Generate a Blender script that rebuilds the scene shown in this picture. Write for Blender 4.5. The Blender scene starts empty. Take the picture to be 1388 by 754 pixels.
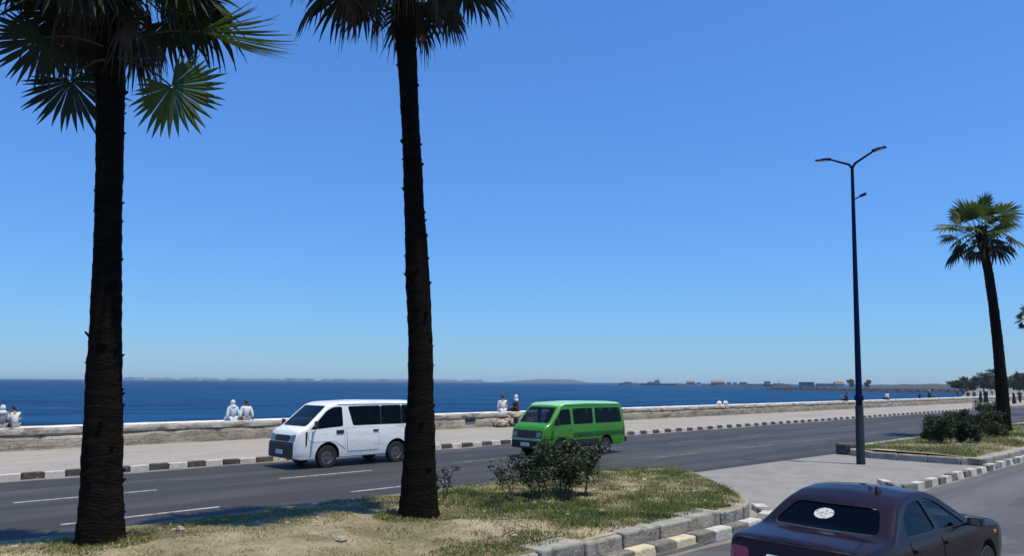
import bpy, bmesh, math, random
import numpy as np
from mathutils import Vector, Matrix, Quaternion
from mathutils.bvhtree import BVHTree
from mathutils import noise as mnoise

rnd = random.Random(11)
SC = bpy.context.scene
COL = SC.collection
R = math.radians
c45 = math.sqrt(.5)

# ------------------------------------------------------------------ camera
FPX, PW, PH, CAMZ = 1040.0, 1388.0, 754.0, 2.62
PITCH = math.atan2(141, FPX)
ROLL = R(0.38)
CAMROT = Matrix.Rotation(R(90) + PITCH, 3, 'X') @ Matrix.Rotation(ROLL, 3, 'Z')
CAMPOS = Vector((0, 0, CAMZ))
cam_d = bpy.data.cameras.new('camera')
cam = bpy.data.objects.new('camera', cam_d)
COL.objects.link(cam)
cam.matrix_world = Matrix.Translation(CAMPOS) @ CAMROT.to_4x4()
cam_d.sensor_width = 36.0
cam_d.lens = 36.0 * FPX / PW
cam_d.clip_start = 0.1
cam_d.clip_end = 60000
SC.camera = cam

def ray(px, py):
    return CAMROT @ Vector(((px - PW / 2) / FPX, -(py - PH / 2) / FPX, -1))
def G(px, py, z=0.0):
    d = ray(px, py)
    return CAMPOS + d * ((z - CAMZ) / d.z)
def AT(px, py, Y):
    d = ray(px, py)
    return CAMPOS + d * (Y / d.y)
def toUV(p):
    return ((p.x + p.y) * c45, (p.y - p.x) * c45)
def W(u, v, z=0.0):
    return Vector(((u - v) * c45, (u + v) * c45, z))

# ------------------------------------------------------------------ materials
MATS = {}
def M(name, col, col2=None, rough=.7, scale=4.0, detail=6, lo=.35, hi=.65, metallic=0.0, bump=0.0, bscale=30.0,
      spec=.5, coat=0.0, stretch=(1, 1, 1), spots=None, translucent=0.0, joints=None):
    m = bpy.data.materials.new(name); MATS[name] = m
    m.use_nodes = True
    nt = m.node_tree; N = nt.nodes; L = nt.links
    b = N['Principled BSDF']
    b.inputs['Base Color'].default_value = (*col, 1)
    b.inputs['Roughness'].default_value = rough
    b.inputs['Metallic'].default_value = metallic
    b.inputs['Specular IOR Level'].default_value = spec
    b.inputs['Coat Weight'].default_value = coat
    b.inputs['Coat Roughness'].default_value = .06
    tc = N.new('ShaderNodeTexCoord')
    mp = N.new('ShaderNodeMapping'); mp.inputs['Scale'].default_value = stretch
    L.new(tc.outputs['Object'], mp.inputs['Vector'])
    last = None
    if col2 is not None:
        n = N.new('ShaderNodeTexNoise'); n.inputs['Scale'].default_value = scale; n.inputs['Detail'].default_value = detail
        n.inputs['Roughness'].default_value = .62
        L.new(mp.outputs[0], n.inputs['Vector'])
        mr = N.new('ShaderNodeMapRange'); mr.inputs['From Min'].default_value = lo; mr.inputs['From Max'].default_value = hi
        L.new(n.outputs['Fac'], mr.inputs['Value'])
        mx = N.new('ShaderNodeMix'); mx.data_type = 'RGBA'
        L.new(mr.outputs[0], mx.inputs['Factor'])
        mx.inputs['A'].default_value = (*col, 1); mx.inputs['B'].default_value = (*col2, 1)
        last = mx.outputs['Result']
        for sp in (spots or []):
            sc, s_lo, s_hi, scol, sst, amt = sp
            n2 = N.new('ShaderNodeTexNoise'); n2.inputs['Scale'].default_value = sc; n2.inputs['Detail'].default_value = 5
            mp2 = N.new('ShaderNodeMapping'); mp2.inputs['Scale'].default_value = sst
            mp2.inputs['Location'].default_value = (3.7, 9.1, 1.3)
            L.new(tc.outputs['Object'], mp2.inputs['Vector']); L.new(mp2.outputs[0], n2.inputs['Vector'])
            r2 = N.new('ShaderNodeMapRange'); r2.inputs['From Min'].default_value = s_lo; r2.inputs['From Max'].default_value = s_hi
            r2.inputs['To Max'].default_value = amt
            L.new(n2.outputs['Fac'], r2.inputs['Value'])
            m2 = N.new('ShaderNodeMix'); m2.data_type = 'RGBA'
            L.new(r2.outputs[0], m2.inputs['Factor']); L.new(last, m2.inputs['A']); m2.inputs['B'].default_value = (*scol, 1)
            last = m2.outputs['Result']
        if joints:
            w_, h_, jc, amt, plane = joints
            sx = N.new('ShaderNodeSeparateXYZ'); cx = N.new('ShaderNodeCombineXYZ'); L.new(tc.outputs['Object'], sx.inputs[0])
            L.new(sx.outputs['X'], cx.inputs['X']); L.new(sx.outputs['Z' if plane == 'XZ' else 'Y'], cx.inputs['Y'])
            br = N.new('ShaderNodeTexBrick'); br.inputs['Scale'].default_value = 1; br.inputs['Brick Width'].default_value = w_; br.inputs['Row Height'].default_value = h_
            br.inputs['Mortar Size'].default_value = .012; br.inputs['Mortar Smooth'].default_value = .4; br.inputs['Bias'].default_value = 0
            L.new(cx.outputs[0], br.inputs['Vector'])
            mj = N.new('ShaderNodeMath'); mj.operation = 'MULTIPLY'; mj.inputs[1].default_value = amt; L.new(br.outputs['Fac'], mj.inputs[0])
            m4 = N.new('ShaderNodeMix'); m4.data_type = 'RGBA'; L.new(mj.outputs[0], m4.inputs['Factor']); L.new(last, m4.inputs['A']); m4.inputs['B'].default_value = (*jc, 1)
            last = m4.outputs['Result']
        L.new(last, b.inputs['Base Color'])
    if bump > 0:
        nb = N.new('ShaderNodeTexNoise'); nb.inputs['Scale'].default_value = bscale; nb.inputs['Detail'].default_value = 5
        L.new(mp.outputs[0], nb.inputs['Vector'])
        bp = N.new('ShaderNodeBump'); bp.inputs['Strength'].default_value = bump; bp.inputs['Distance'].default_value = .05
        L.new(nb.outputs['Fac'], bp.inputs['Height']); L.new(bp.outputs[0], b.inputs['Normal'])
    if translucent > 0:
        tr = N.new('ShaderNodeBsdfTranslucent')
        if last is not None: L.new(last, tr.inputs['Color'])
        else: tr.inputs['Color'].default_value = (*col, 1)
        ms = N.new('ShaderNodeMixShader'); ms.inputs['Fac'].default_value = translucent
        L.new(b.outputs[0], ms.inputs[1]); L.new(tr.outputs[0], ms.inputs[2])
        L.new(ms.outputs[0], N['Material Output'].inputs['Surface'])
    return m

def glass_mat(name, tint, gloss=.04, ior=1.28):
    m = bpy.data.materials.new(name); MATS[name] = m
    m.use_nodes = True
    nt = m.node_tree; N = nt.nodes; L = nt.links
    N.remove(N['Principled BSDF'])
    t = N.new('ShaderNodeBsdfTransparent'); t.inputs['Color'].default_value = (*tint, 1)
    g = N.new('ShaderNodeBsdfGlossy'); g.inputs['Roughness'].default_value = gloss
    f = N.new('ShaderNodeFresnel'); f.inputs['IOR'].default_value = ior
    mx = N.new('ShaderNodeMixShader')
    L.new(f.outputs[0], mx.inputs['Fac']); L.new(t.outputs[0], mx.inputs[1]); L.new(g.outputs[0], mx.inputs[2])
    L.new(mx.outputs[0], N['Material Output'].inputs['Surface'])
    return m

M('ground_dirt', (.16, .14, .11), (.21, .18, .14), rough=.95, scale=.4)
M('asphalt', (.038, .039, .040), (.058, .058, .060), rough=.75, spec=.33, scale=1.2, bump=.25, bscale=60, stretch=(.35, 1, 1),
  spots=[(.35, .5, .75, (.095, .095, .095), (.06, 1, 1), .8), (.9, .47, .60, (.027, .027, .029), (.03, 1, 1), .75), (.45, .60, .63, (.034, .034, .036), (.5, 1, 1), .8), (2.2, .62, .72, (.034, .034, .036), (.6, 1, 1), .5)])
M('asphalt_pale', (.088, .091, .099), (.108, .110, .118), rough=.85, spec=.3, scale=1.0, bump=.2, bscale=60, stretch=(.3, 1, 1),
  spots=[(.4, .5, .75, (.14, .14, .145), (.08, 1, 1), .8), (.9, .47, .62, (.055, .056, .06), (.04, 1, 1), .7), (.5, .60, .63, (.06, .06, .065), (.5, 1, 1), .7), (1.8, .62, .72, (.06, .06, .065), (.5, 1, 1), .5)])
M('gutter_dust', (.21, .195, .17), (.11, .105, .10), rough=.95, scale=1.6, bump=.2)
M('plaza_concrete', (.245, .240, .228), (.205, .20, .192), spec=.2, rough=.9, scale=1.3, bump=.2, bscale=40,
  spots=[(.5, .55, .75, (.165, .16, .152), (1, 1, 1), .6), (5, .60, .70, (.15, .145, .14), (1, 1, 1), .45)], joints=(1.6, 1.6, (.11, .105, .10), .5, 'XY'))
M('promenade_paving', (.31, .295, .262), (.265, .25, .222), spec=.2, rough=.9, scale=.8, bump=.2, bscale=30, stretch=(.5, 1, 1),
  spots=[(.3, .55, .75, (.215, .20, .175), (.5, 1, 1), .6), (4, .60, .70, (.2, .19, .165), (.6, 1, 1), .5)], joints=(1.2, 1.2, (.15, .14, .12), .45, 'XY'))
M('road_paint', (.34, .34, .33), (.09, .09, .09), rough=.8, scale=7, lo=.46, hi=.66)
M('road_paint_worn', (.17, .17, .17), (.062, .062, .064), rough=.85, scale=5, lo=.42, hi=.60)
M('kerb_faded', (.115, .11, .092), (.17, .16, .135), rough=.9, scale=5, bump=.4, bscale=20, spots=[(8, .57, .68, (.3, .28, .23), (1, 1, 1), .6)])
M('kerb_white', (.54, .52, .465), (.38, .365, .325), rough=.85, scale=5, bump=.3, bscale=20, spots=[(7, .58, .68, (.25, .23, .2), (1, 1, 1), .7)])
M('kerb_yellowed', (.58, .53, .35), (.42, .39, .28), rough=.85, scale=5, bump=.3, bscale=20)
M('kerb_black', (.038, .034, .028), (.075, .066, .054), rough=.85, scale=5, bump=.3, bscale=20, spots=[(8, .58, .68, (.27, .24, .2), (1, 1, 1), .6)])
M('grey_stone', (.32, .31, .265), (.225, .215, .18), rough=.92, scale=3, bump=.4, bscale=18,
  spots=[(5, .56, .68, (.10, .095, .08), (1, 1, 1), .7)])
M('edging_stone_shaded', (.21, .195, .15), (.13, .12, .09), rough=.95, scale=3, bump=.4, bscale=18, spec=.1, spots=[(5, .56, .68, (.07, .065, .05), (1, 1, 1), .7)])  # grey stone darkened in colour for the palm shadow lying on it
M('wall_plaster', (.36, .315, .24), (.235, .205, .155), rough=.95, scale=2.4, bump=.7, bscale=9, stretch=(.8, 1, 1.3),
  spots=[(3.4, .55, .66, (.13, .11, .085), (.6, 1, 1.8), .75), (11, .58, .68, (.15, .13, .1), (1, 1, 1), .6), (.7, .55, .7, (.46, .42, .34), (.5, 1, 1), .7)], joints=(.85, .24, (.10, .085, .065), .7, 'XZ'))
M('wall_edge', (.50, .47, .40), (.31, .29, .24), rough=.95, scale=2.6, bump=.6, bscale=9, spots=[(3.2, .54, .62, (.12, .10, .08), (.5, 1, 1.6), .8), (9, .58, .68, (.2, .18, .15), (1, 1, 1), .7)])
M('wall_coping', (.74, .73, .69), (.58, .56, .51), rough=.85, scale=1.5, bump=.3, bscale=10, spots=[(2.2, .60, .70, (.25, .22, .17), (.4, 1, 1), .8)])
M('soil', (.34, .29, .19), (.17, .15, .075), rough=.98, scale=.55, lo=.38, hi=.56, bump=.6, bscale=14,
  spots=[(6, .55, .7, (.30, .25, .17), (1, 1, 1), .7), (.9, .52, .62, (.10, .09, .04), (1, 1, 1), .8), (14, .58, .68, (.12, .10, .07), (1, 1, 1), .7)])
M('sand', (.20, .185, .165), (.155, .145, .13), rough=.95, scale=.05)
M('grass_green', (.085, .135, .026), (.125, .165, .038), rough=.75, scale=3, translucent=.35)
M('grass_dark', (.045, .075, .016), (.07, .10, .025), rough=.75, scale=3, translucent=.3)
M('grass_yellow', (.27, .255, .09), (.21, .20, .075), rough=.8, scale=3, translucent=.3)
M('grass_dry', (.40, .345, .19), (.31, .26, .14), rough=.85, scale=3, translucent=.25)
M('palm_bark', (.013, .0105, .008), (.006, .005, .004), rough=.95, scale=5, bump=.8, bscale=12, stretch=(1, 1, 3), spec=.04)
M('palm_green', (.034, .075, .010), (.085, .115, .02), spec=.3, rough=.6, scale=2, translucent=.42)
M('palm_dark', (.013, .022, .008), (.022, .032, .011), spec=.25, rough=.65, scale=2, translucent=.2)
M('palm_dead', (.075, .062, .048), (.03, .025, .02), rough=.9, scale=4, translucent=.15)
M('palm_stalk', (.045, .042, .022), (.03, .024, .012), rough=.6, scale=6)
M('bush_leaf', (.012, .026, .007), (.028, .045, .011), rough=.55, scale=3, translucent=.25)
M('bush_leaf_pale', (.075, .095, .035), (.11, .125, .05), rough=.6, scale=3, translucent=.3)
M('bush_stem', (.06, .045, .03), (.03, .024, .018), rough=.9, scale=8)
M('lamp_paint', (.003, .011, .055), (.002, .009, .036), rough=.6, spec=.08, scale=3, metallic=.0)
M('lamp_base_paint', (.012, .018, .018), (.015, .02, .02), rough=.7, scale=6)
M('lamp_glass', (.45, .47, .5), rough=.2)
M('white_paint', (.82, .84, .80), (.76, .78, .745), rough=.28, scale=1.2, coat=.6, spots=[(2.5, .56, .76, (.46, .45, .40), (.5, 1, 2.2), .6), (9, .62, .72, (.30, .27, .22), (.6, 1, 1), .35)])
M('green_paint', (.030, .20, .003), (.040, .235, .004), rough=.5, scale=1.5, coat=.4, spots=[(2.4, .55, .72, (.085, .14, .015), (.5, 1, 2), .7), (7, .6, .7, (.015, .07, .008), (.6, 1, 1), .6)])
M('pale_green', (.30, .58, .36), (.24, .50, .3), rough=.45, scale=2, coat=.2)
M('dark_green', (.007, .075, .006), (.012, .095, .01), rough=.4, scale=3, coat=.3)
M('maroon_paint', (.007, .0022, .0045), (.010, .003, .006), rough=.55, scale=2, coat=.5, metallic=0, spec=.08)
M('black_plastic', (.012, .012, .013), (.02, .02, .021), rough=.55, scale=8)
M('grille_black', (.008, .008, .009), rough=.6)
M('car_interior', (.022, .021, .021), (.03, .028, .028), rough=.85, scale=8)
M('seat_cloth', (.05, .047, .045), (.03, .028, .028), rough=.95, scale=10)
M('pale_cloth', (.6, .58, .55), (.45, .44, .42), rough=.9, scale=14)
M('rubber', (.012, .012, .012), (.022, .021, .02), rough=.9, scale=10)
M('rim_steel', (.20, .20, .20), (.07, .065, .06), rough=.45, scale=9, metallic=.7)
M('chrome', (.65, .65, .66), rough=.15, metallic=1.0)
M('headlamp_lens', (.42, .45, .47), rough=.12, coat=1)
M('headlamp_dull', (.10, .11, .11), rough=.2, coat=1)
M('tail_lamp_red', (.14, .006, .006), rough=.2, coat=1)
M('indicator_orange', (.6, .18, .02), rough=.25, coat=1)
M('plate_white', (.7, .7, .68), (.6, .6, .6), rough=.5, scale=20)
M('sticker', (.50, .50, .50), (.16, .16, .18), rough=.6, scale=26, lo=.52, hi=.6, detail=3)
glass_mat('glass_dark', (.16, .17, .18))
glass_mat('glass_black', (.05, .055, .07))
glass_mat('glass_clear', (.62, .66, .66))
glass_mat('windscreen_glass', (.55, .60, .60), ior=1.55)
M('skin', (.30, .17, .11), (.26, .14, .09), rough=.6, scale=8)
M('hair_black', (.01, .009, .008), (.018, .015, .013), rough=.6, scale=20)
M('cloth_white', (.66, .67, .65), (.50, .52, .51), rough=.9, scale=6, bump=.3, bscale=14)
M('cloth_pale_blue', (.55, .62, .66), (.45, .53, .58), rough=.9, scale=6, bump=.3, bscale=14)
M('cloth_grey', (.20, .22, .23), (.14, .15, .16), rough=.9, scale=6)
M('cloth_black', (.012, .013, .016), (.02, .02, .025), rough=.9, scale=6)
M('cloth_navy', (.015, .025, .06), (.02, .03, .05), rough=.9, scale=6)
M('cloth_red', (.25, .06, .05), (.18, .05, .05), rough=.9, scale=6)
M('cloth_tan', (.38, .32, .24), (.3, .26, .2), rough=.9, scale=6)
M('plastic_bag', (.75, .76, .76), (.6, .62, .62), rough=.5, scale=9)
M('rock', (.42, .36, .27), (.27, .235, .18), rough=.95, scale=4, bump=.5, bscale=8)
M('dark_rock', (.022, .024, .028), (.045, .045, .046), rough=.95, scale=.3)
M('ship_hull', (.03, .035, .05), (.05, .05, .06), rough=.6, scale=.2)
M('ship_grey', (.16, .17, .19), (.11, .12, .14), rough=.6, scale=.3)
M('ship_white', (.55, .56, .57), (.45, .46, .47), rough=.6, scale=.3)
M('ship_rust', (.25, .14, .10), (.17, .10, .08), rough=.8, scale=.3)
M('house_cream', (.36, .33, .28), (.3, .27, .24), rough=.9, scale=.2)
M('house_white', (.5, .5, .5), (.42, .42, .42), rough=.9, scale=.2)
M('house_grey', (.13, .14, .16), (.1, .11, .12), rough=.9, scale=.2)
M('window_dark', (.03, .035, .045), rough=.3)
M('roof_brown', (.2, .12, .09), (.15, .1, .08), rough=.9, scale=.3)
M('far_land', (.028, .038, .035), (.045, .05, .045), rough=.95, scale=.01)
M('far_leaf', (.022, .036, .018), (.045, .062, .028), rough=.8, scale=.4, translucent=.1)

# sea water
def sea_mat():
    m = bpy.data.materials.new('sea_water'); MATS['sea_water'] = m
    m.use_nodes = True
    nt = m.node_tree; N = nt.nodes; L = nt.links
    b = N['Principled BSDF']
    b.inputs['Roughness'].default_value = .22
    b.inputs['IOR'].default_value = 1.333
    b.inputs['Specular IOR Level'].default_value = 0
    b.inputs['Coat Weight'].default_value = .14; b.inputs['Coat Roughness'].default_value = .2; b.inputs['Coat IOR'].default_value = 1.33
    tc = N.new('ShaderNodeTexCoord')
    def nz(scale, st, det=4, rot=R(25)):
        mp = N.new('ShaderNodeMapping'); mp.inputs['Scale'].default_value = st; mp.inputs['Rotation'].default_value = (0, 0, rot)
        L.new(tc.outputs['Object'], mp.inputs['Vector'])
        n = N.new('ShaderNodeTexNoise'); n.inputs['Scale'].default_value = scale; n.inputs['Detail'].default_value = det
        L.new(mp.outputs[0], n.inputs['Vector']); return n
    big = nz(.012, (.35, 1, 1), 5)
    mid = nz(.12, (.4, 1, 1), 5, R(12))
    mr = N.new('ShaderNodeMapRange'); mr.inputs['From Min'].default_value = .35; mr.inputs['From Max'].default_value = .68
    L.new(big.outputs['Fac'], mr.inputs['Value'])
    mx = N.new('ShaderNodeMix'); mx.data_type = 'RGBA'
    mx.inputs['A'].default_value = (.006, .048, .135, 1); mx.inputs['B'].default_value = (.010, .068, .172, 1)
    L.new(mr.outputs[0], mx.inputs['Factor'])
    r2 = N.new('ShaderNodeMapRange'); r2.inputs['From Min'].default_value = .45; r2.inputs['From Max'].default_value = .7; r2.inputs['To Max'].default_value = .95
    L.new(mid.outputs['Fac'], r2.inputs['Value'])
    m2 = N.new('ShaderNodeMix'); m2.data_type = 'RGBA'
    L.new(r2.outputs[0], m2.inputs['Factor']); L.new(mx.outputs['Result'], m2.inputs['A']); m2.inputs['B'].default_value = (.0025, .026, .080, 1)
    # small broken foam streaks
    fo = nz(.33, (.25, 1, 1), 6, R(8))
    r3 = N.new('ShaderNodeMapRange'); r3.inputs['From Min'].default_value = .70; r3.inputs['From Max'].default_value = .76; r3.inputs['To Max'].default_value = .55
    L.new(fo.outputs['Fac'], r3.inputs['Value'])
    m3 = N.new('ShaderNodeMix'); m3.data_type = 'RGBA'
    L.new(r3.outputs[0], m3.inputs['Factor']); L.new(m2.outputs['Result'], m3.inputs['A']); m3.inputs['B'].default_value = (.30, .40, .46, 1)
    L.new(m3.outputs['Result'], b.inputs['Base Color'])
    w = nz(.5, (.5, 1, 1), 6, R(15))
    bp = N.new('ShaderNodeBump'); bp.inputs['Strength'].default_value = 1.0; bp.inputs['Distance'].default_value = 1.1
    L.new(w.outputs['Fac'], bp.inputs['Height']); L.new(bp.outputs[0], b.inputs['Normal']); L.new(bp.outputs[0], b.inputs['Coat Normal'])
    return m
sea_mat()

# ------------------------------------------------------------------ mesh builder
class MB:
    def __init__(s): s.v = []; s.f = []; s.m = []
    def add(s, verts, faces, mi=0):
        o = len(s.v); s.v += [tuple(p) for p in verts]
        s.f += [tuple(i + o for i in f) for f in faces]; s.m += [mi] * len(faces)
    def box(s, x0, x1, y0, y1, z0, z1, mi=0):
        s.add([(x0, y0, z0), (x1, y0, z0), (x1, y1, z0), (x0, y1, z0), (x0, y0, z1), (x1, y0, z1), (x1, y1, z1), (x0, y1, z1)],
              [(3, 2, 1, 0), (4, 5, 6, 7), (0, 1, 5, 4), (1, 2, 6, 5), (2, 3, 7, 6), (3, 0, 4, 7)], mi)
    def obox(s, c, ax, ay, az, mi=0):                      # box from centre and three half-axes
        c = Vector(c); P = []
        for k in (-1, 1):
            for i, j in ((-1, -1), (1, -1), (1, 1), (-1, 1)):
                P.append(c + Vector(ax) * i + Vector(ay) * j + Vector(az) * k)
        s.add(P, [(3, 2, 1, 0), (4, 5, 6, 7), (0, 1, 5, 4), (1, 2, 6, 5), (2, 3, 7, 6), (3, 0, 4, 7)], mi)
    def tube(s, pts, rad, n=10, mi=0, cap=True):
        pts = [Vector(p) for p in pts]; K = len(pts); V = []; ref = None
        for i in range(K):
            t = (pts[min(i + 1, K - 1)] - pts[max(i - 1, 0)]).normalized()
            if ref is None:
                ref = Vector((1, 0, 0)) if abs(t.x) < .8 else Vector((0, 1, 0))
            a = (ref - t * ref.dot(t)).normalized(); ref = a; b = t.cross(a)
            r = rad[i] if hasattr(rad, '__len__') else rad
            for k in range(n):
                an = 2 * math.pi * k / n
                V.append(pts[i] + (a * math.cos(an) + b * math.sin(an)) * r)
        Fc = []
        for i in range(K - 1):
            for k in range(n):
                Fc.append((i * n + k, i * n + (k + 1) % n, (i + 1) * n + (k + 1) % n, (i + 1) * n + k))
        if cap:
            Fc.append(tuple(range(n))[::-1]); Fc.append(tuple((K - 1) * n + k for k in range(n)))
        s.add(V, Fc, mi)
    def lathe(s, prof, n=24, axis='Y', c=(0, 0, 0), mi=0):   # prof: (axial, radius)
        V = []
        for a, r in prof:
            for k in range(n):
                an = 2 * math.pi * k / n
                if axis == 'Y': V.append((c[0] + r * math.cos(an), c[1] + a, c[2] + r * math.sin(an)))
                else: V.append((c[0] + r * math.cos(an), c[1] + r * math.sin(an), c[2] + a))
        Fc = []
        for i in range(len(prof) - 1):
            for k in range(n):
                Fc.append((i * n + k, i * n + (k + 1) % n, (i + 1) * n + (k + 1) % n, (i + 1) * n + k))
        Fc.append(tuple(range(n))); Fc.append(tuple((len(prof) - 1) * n + k for k in range(n)))
        s.add(V, Fc, mi)
    def ell(s, c, r, nu=12, nv=8, mi=0, jit=0, rng=None):
        V = [(c[0], c[1], c[2] - r[2])]; Fc = []
        for j in range(1, nv):
            ph = math.pi * j / nv - math.pi / 2
            for i in range(nu):
                th = 2 * math.pi * i / nu
                k = 1 + (rng.uniform(-jit, jit) if jit else 0)
                V.append((c[0] + r[0] * math.cos(ph) * math.cos(th) * k, c[1] + r[1] * math.cos(ph) * math.sin(th) * k, c[2] + r[2] * math.sin(ph) * k))
        V.append((c[0], c[1], c[2] + r[2]))
        for i in range(nu): Fc.append((0, 1 + (i + 1) % nu, 1 + i))
        for j in range(nv - 2):
            for i in range(nu):
                a = 1 + j * nu + i; b = 1 + j * nu + (i + 1) % nu
                Fc.append((a, b, b + nu, a + nu))
        t = len(V) - 1; o = 1 + (nv - 2) * nu
        for i in range(nu): Fc.append((o + i, o + (i + 1) % nu, t))
        s.add(V, Fc, mi)
    def mesh(s, name, mats, smooth=None):
        me = bpy.data.meshes.new(name)
        me.from_pydata(s.v, [], s.f)
        for m in mats: me.materials.append(MATS[m])
        me.polygons.foreach_set('material_index', s.m)
        if smooth is not None:
            me.polygons.foreach_set('use_smooth', [True] * len(me.polygons))
            me.set_sharp_from_angle(angle=R(smooth))
        me.update()
        return me
    def build(s, name, mats, parent=None, smooth=None, loc=None, rz=None, uvf=False):
        if isinstance(mats, str): mats = [mats]
        return link(name, s.mesh(name, mats, smooth), parent, loc, rz, uvf)

def link(name, me, parent=None, loc=None, rz=None, uvf=False):
    o = bpy.data.objects.new(name, me); COL.objects.link(o)
    if parent is not None: o.parent = parent
    if loc is not None: o.location = loc
    if rz is not None: o.rotation_euler = (0, 0, rz)
    if uvf: o.rotation_euler = (0, 0, R(45))
    return o

def tag(o, label=None, cat=None, group=None, kind=None):
    if label: o['label'] = label
    if cat: o['category'] = cat
    if group: o['group'] = group
    if kind: o['kind'] = kind
    return o
def thing(name, label, cat, loc=(0, 0, 0), rz=0, group=None):
    o = bpy.data.objects.new(name, None); COL.objects.link(o)
    o.empty_display_size = .2
    o.location = loc; o.rotation_euler = (0, 0, rz)
    return tag(o, label, cat, group)
def copy_tree(o, parent=None):
    n = o.copy(); COL.objects.link(n)
    if parent is not None: n.parent = parent
    for ch in list(o.children): copy_tree(ch, n)
    return n
def struct(mb, name, mats, **k):
    return tag(mb.build(name, mats, **k), kind='structure')
def bevel(o, w=.02, seg=2):
    b = o.modifiers.new('bevel', 'BEVEL'); b.width = w; b.segments = seg; b.limit_method = 'ANGLE'; b.angle_limit = R(40)
    return o

def np_mesh(name, V, Fq, mi, mats, smooth=False):
    """V (n,3); Fq (m,k) all the same size."""
    me = bpy.data.meshes.new(name)
    m, k = Fq.shape
    me.vertices.add(len(V)); me.vertices.foreach_set('co', np.asarray(V, np.float32).ravel())
    me.loops.add(m * k); me.loops.foreach_set('vertex_index', np.asarray(Fq, np.int32).ravel())
    me.polygons.add(m)
    me.polygons.foreach_set('loop_start', np.arange(0, m * k, k, dtype=np.int32))
    for x in mats: me.materials.append(MATS[x])
    me.polygons.foreach_set('material_index', np.asarray(mi, np.int32))
    if smooth: me.polygons.foreach_set('use_smooth', np.ones(m, bool))
    me.update(calc_edges=True); me.validate()
    return me

# ------------------------------------------------------------------ setting
mb = MB(); S = 26000
mb.add([(-S, -2000, -1.8), (S, -2000, -1.8), (S, S, -1.8), (-S, S, -1.8)], [(0, 1, 2, 3)])
struct(mb, 'sea', 'sea_water')

land = [(-300, -400), (800, -400), (800, 170), (600, 150), (420, 108), (330, 86), (232, 61), (165, 44.5), (150, 31.9), (-300, 31.9)]
mb = MB()
n = len(land)
mb.add([(u, v, -.03) for u, v in land] + [(u, v, -3) for u, v in land],
       [tuple(range(n))] + [(i, i + n, (i + 1) % n + n, (i + 1) % n) for i in range(n)])
struct(mb, 'ground', 'ground_dirt', uvf=True)
mb = MB()
mb.add([(150, 30, .16), (152, 32, .16), (166, 43.5, .16), (232, 60, .1), (330, 85, .1), (420, 107, .1), (600, 149, .1), (600, 24, .1), (150, 24, .16)],
       [tuple(range(9))[::-1]])
struct(mb, 'beach', 'sand', uvf=True)

FK = 23.5                                                  # promenade kerb line
SW = 13.45                                                 # seaward edge of the median
mb = MB(); mb.add([(-120, 11.5, 0), (400, 11.5, 0), (400, FK + .05, 0), (-120, FK + .05, 0)], [(0, 1, 2, 3)])
struct(mb, 'far_road', 'asphalt', uvf=True)
mb = MB(); mb.add([(-120, -5.5, 0), (400, -5.5, 0), (400, 7.0, 0), (-120, 7.0, 0)], [(0, 1, 2, 3)])
struct(mb, 'near_road', 'asphalt_pale', uvf=True)
# dusty gutters with a ragged edge
mb = MB()
def ragged(v_in, v_out, amp, u0, u1, du=.35, sc=.6):
    us = np.arange(u0, u1, du); V = []
    for u in us:
        V.append((u, v_in, .004)); V.append((u, v_out + amp * mnoise.noise((u * sc, v_in, 0)) + .4 * amp * mnoise.noise((u * sc * 4, v_in, 5)), .004))
    Fq = [(2 * i, 2 * i + 2, 2 * i + 3, 2 * i + 1) if v_in < v_out else (2 * i + 1, 2 * i + 3, 2 * i + 2, 2 * i) for i in range(len(us) - 1)]
    mb.add(V, Fq)
ragged(FK, FK - .32, .22, -20, 160)
ragged(SW, SW + .22, .25, -20, 15)
ragged(6.9, 6.74, .14, -10, 16)
ragged(6.66, 6.55, .1, 20, 80)
struct(mb, 'gutter_dust', 'gutter_dust', uvf=True)

mb = MB()
for v, w in ((19.3, .13), (15.9, .13)):
    for k in range(-4, 30):
        u0 = 4.4 + 6.15 * k; us = np.linspace(u0, u0 + 2.95, 9); V = []
        for u in us:
            j = .018 * mnoise.noise((u * 3, v, 2))
            V += [(u, v - w / 2 + j, .004), (u, v + w / 2 + j * .6, .004)]
        mb.add(V, [(2 * i, 2 * i + 2, 2 * i + 3, 2 * i + 1) for i in range(8)], 1 if k > 1 else 0)
struct(mb, 'lane_markings', ['road_paint', 'road_paint_worn'], uvf=True)

mb = MB()
mb.box(-120, 150.5, FK + .12, 31.2, -.02, .15)
struct(mb, 'promenade', 'promenade_paving', uvf=True)

mb = MB()
plz = [(9, 6.92), (29.5, 6.92), (32, 9), (31.5, 11.6), (30.2, 11.95), (20, 12.25), (16, 12.6), (9, 12.6)]
n = len(plz)
mb.add([(u, v, .06) for u, v in plz] + [(u, v, -.02) for u, v in plz], [tuple(range(n))] + [(i, i + n, (i + 1) % n + n, (i + 1) % n) for i in range(n)])
struct(mb, 'paved_crossover', 'plaza_concrete', uvf=True)

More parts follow.
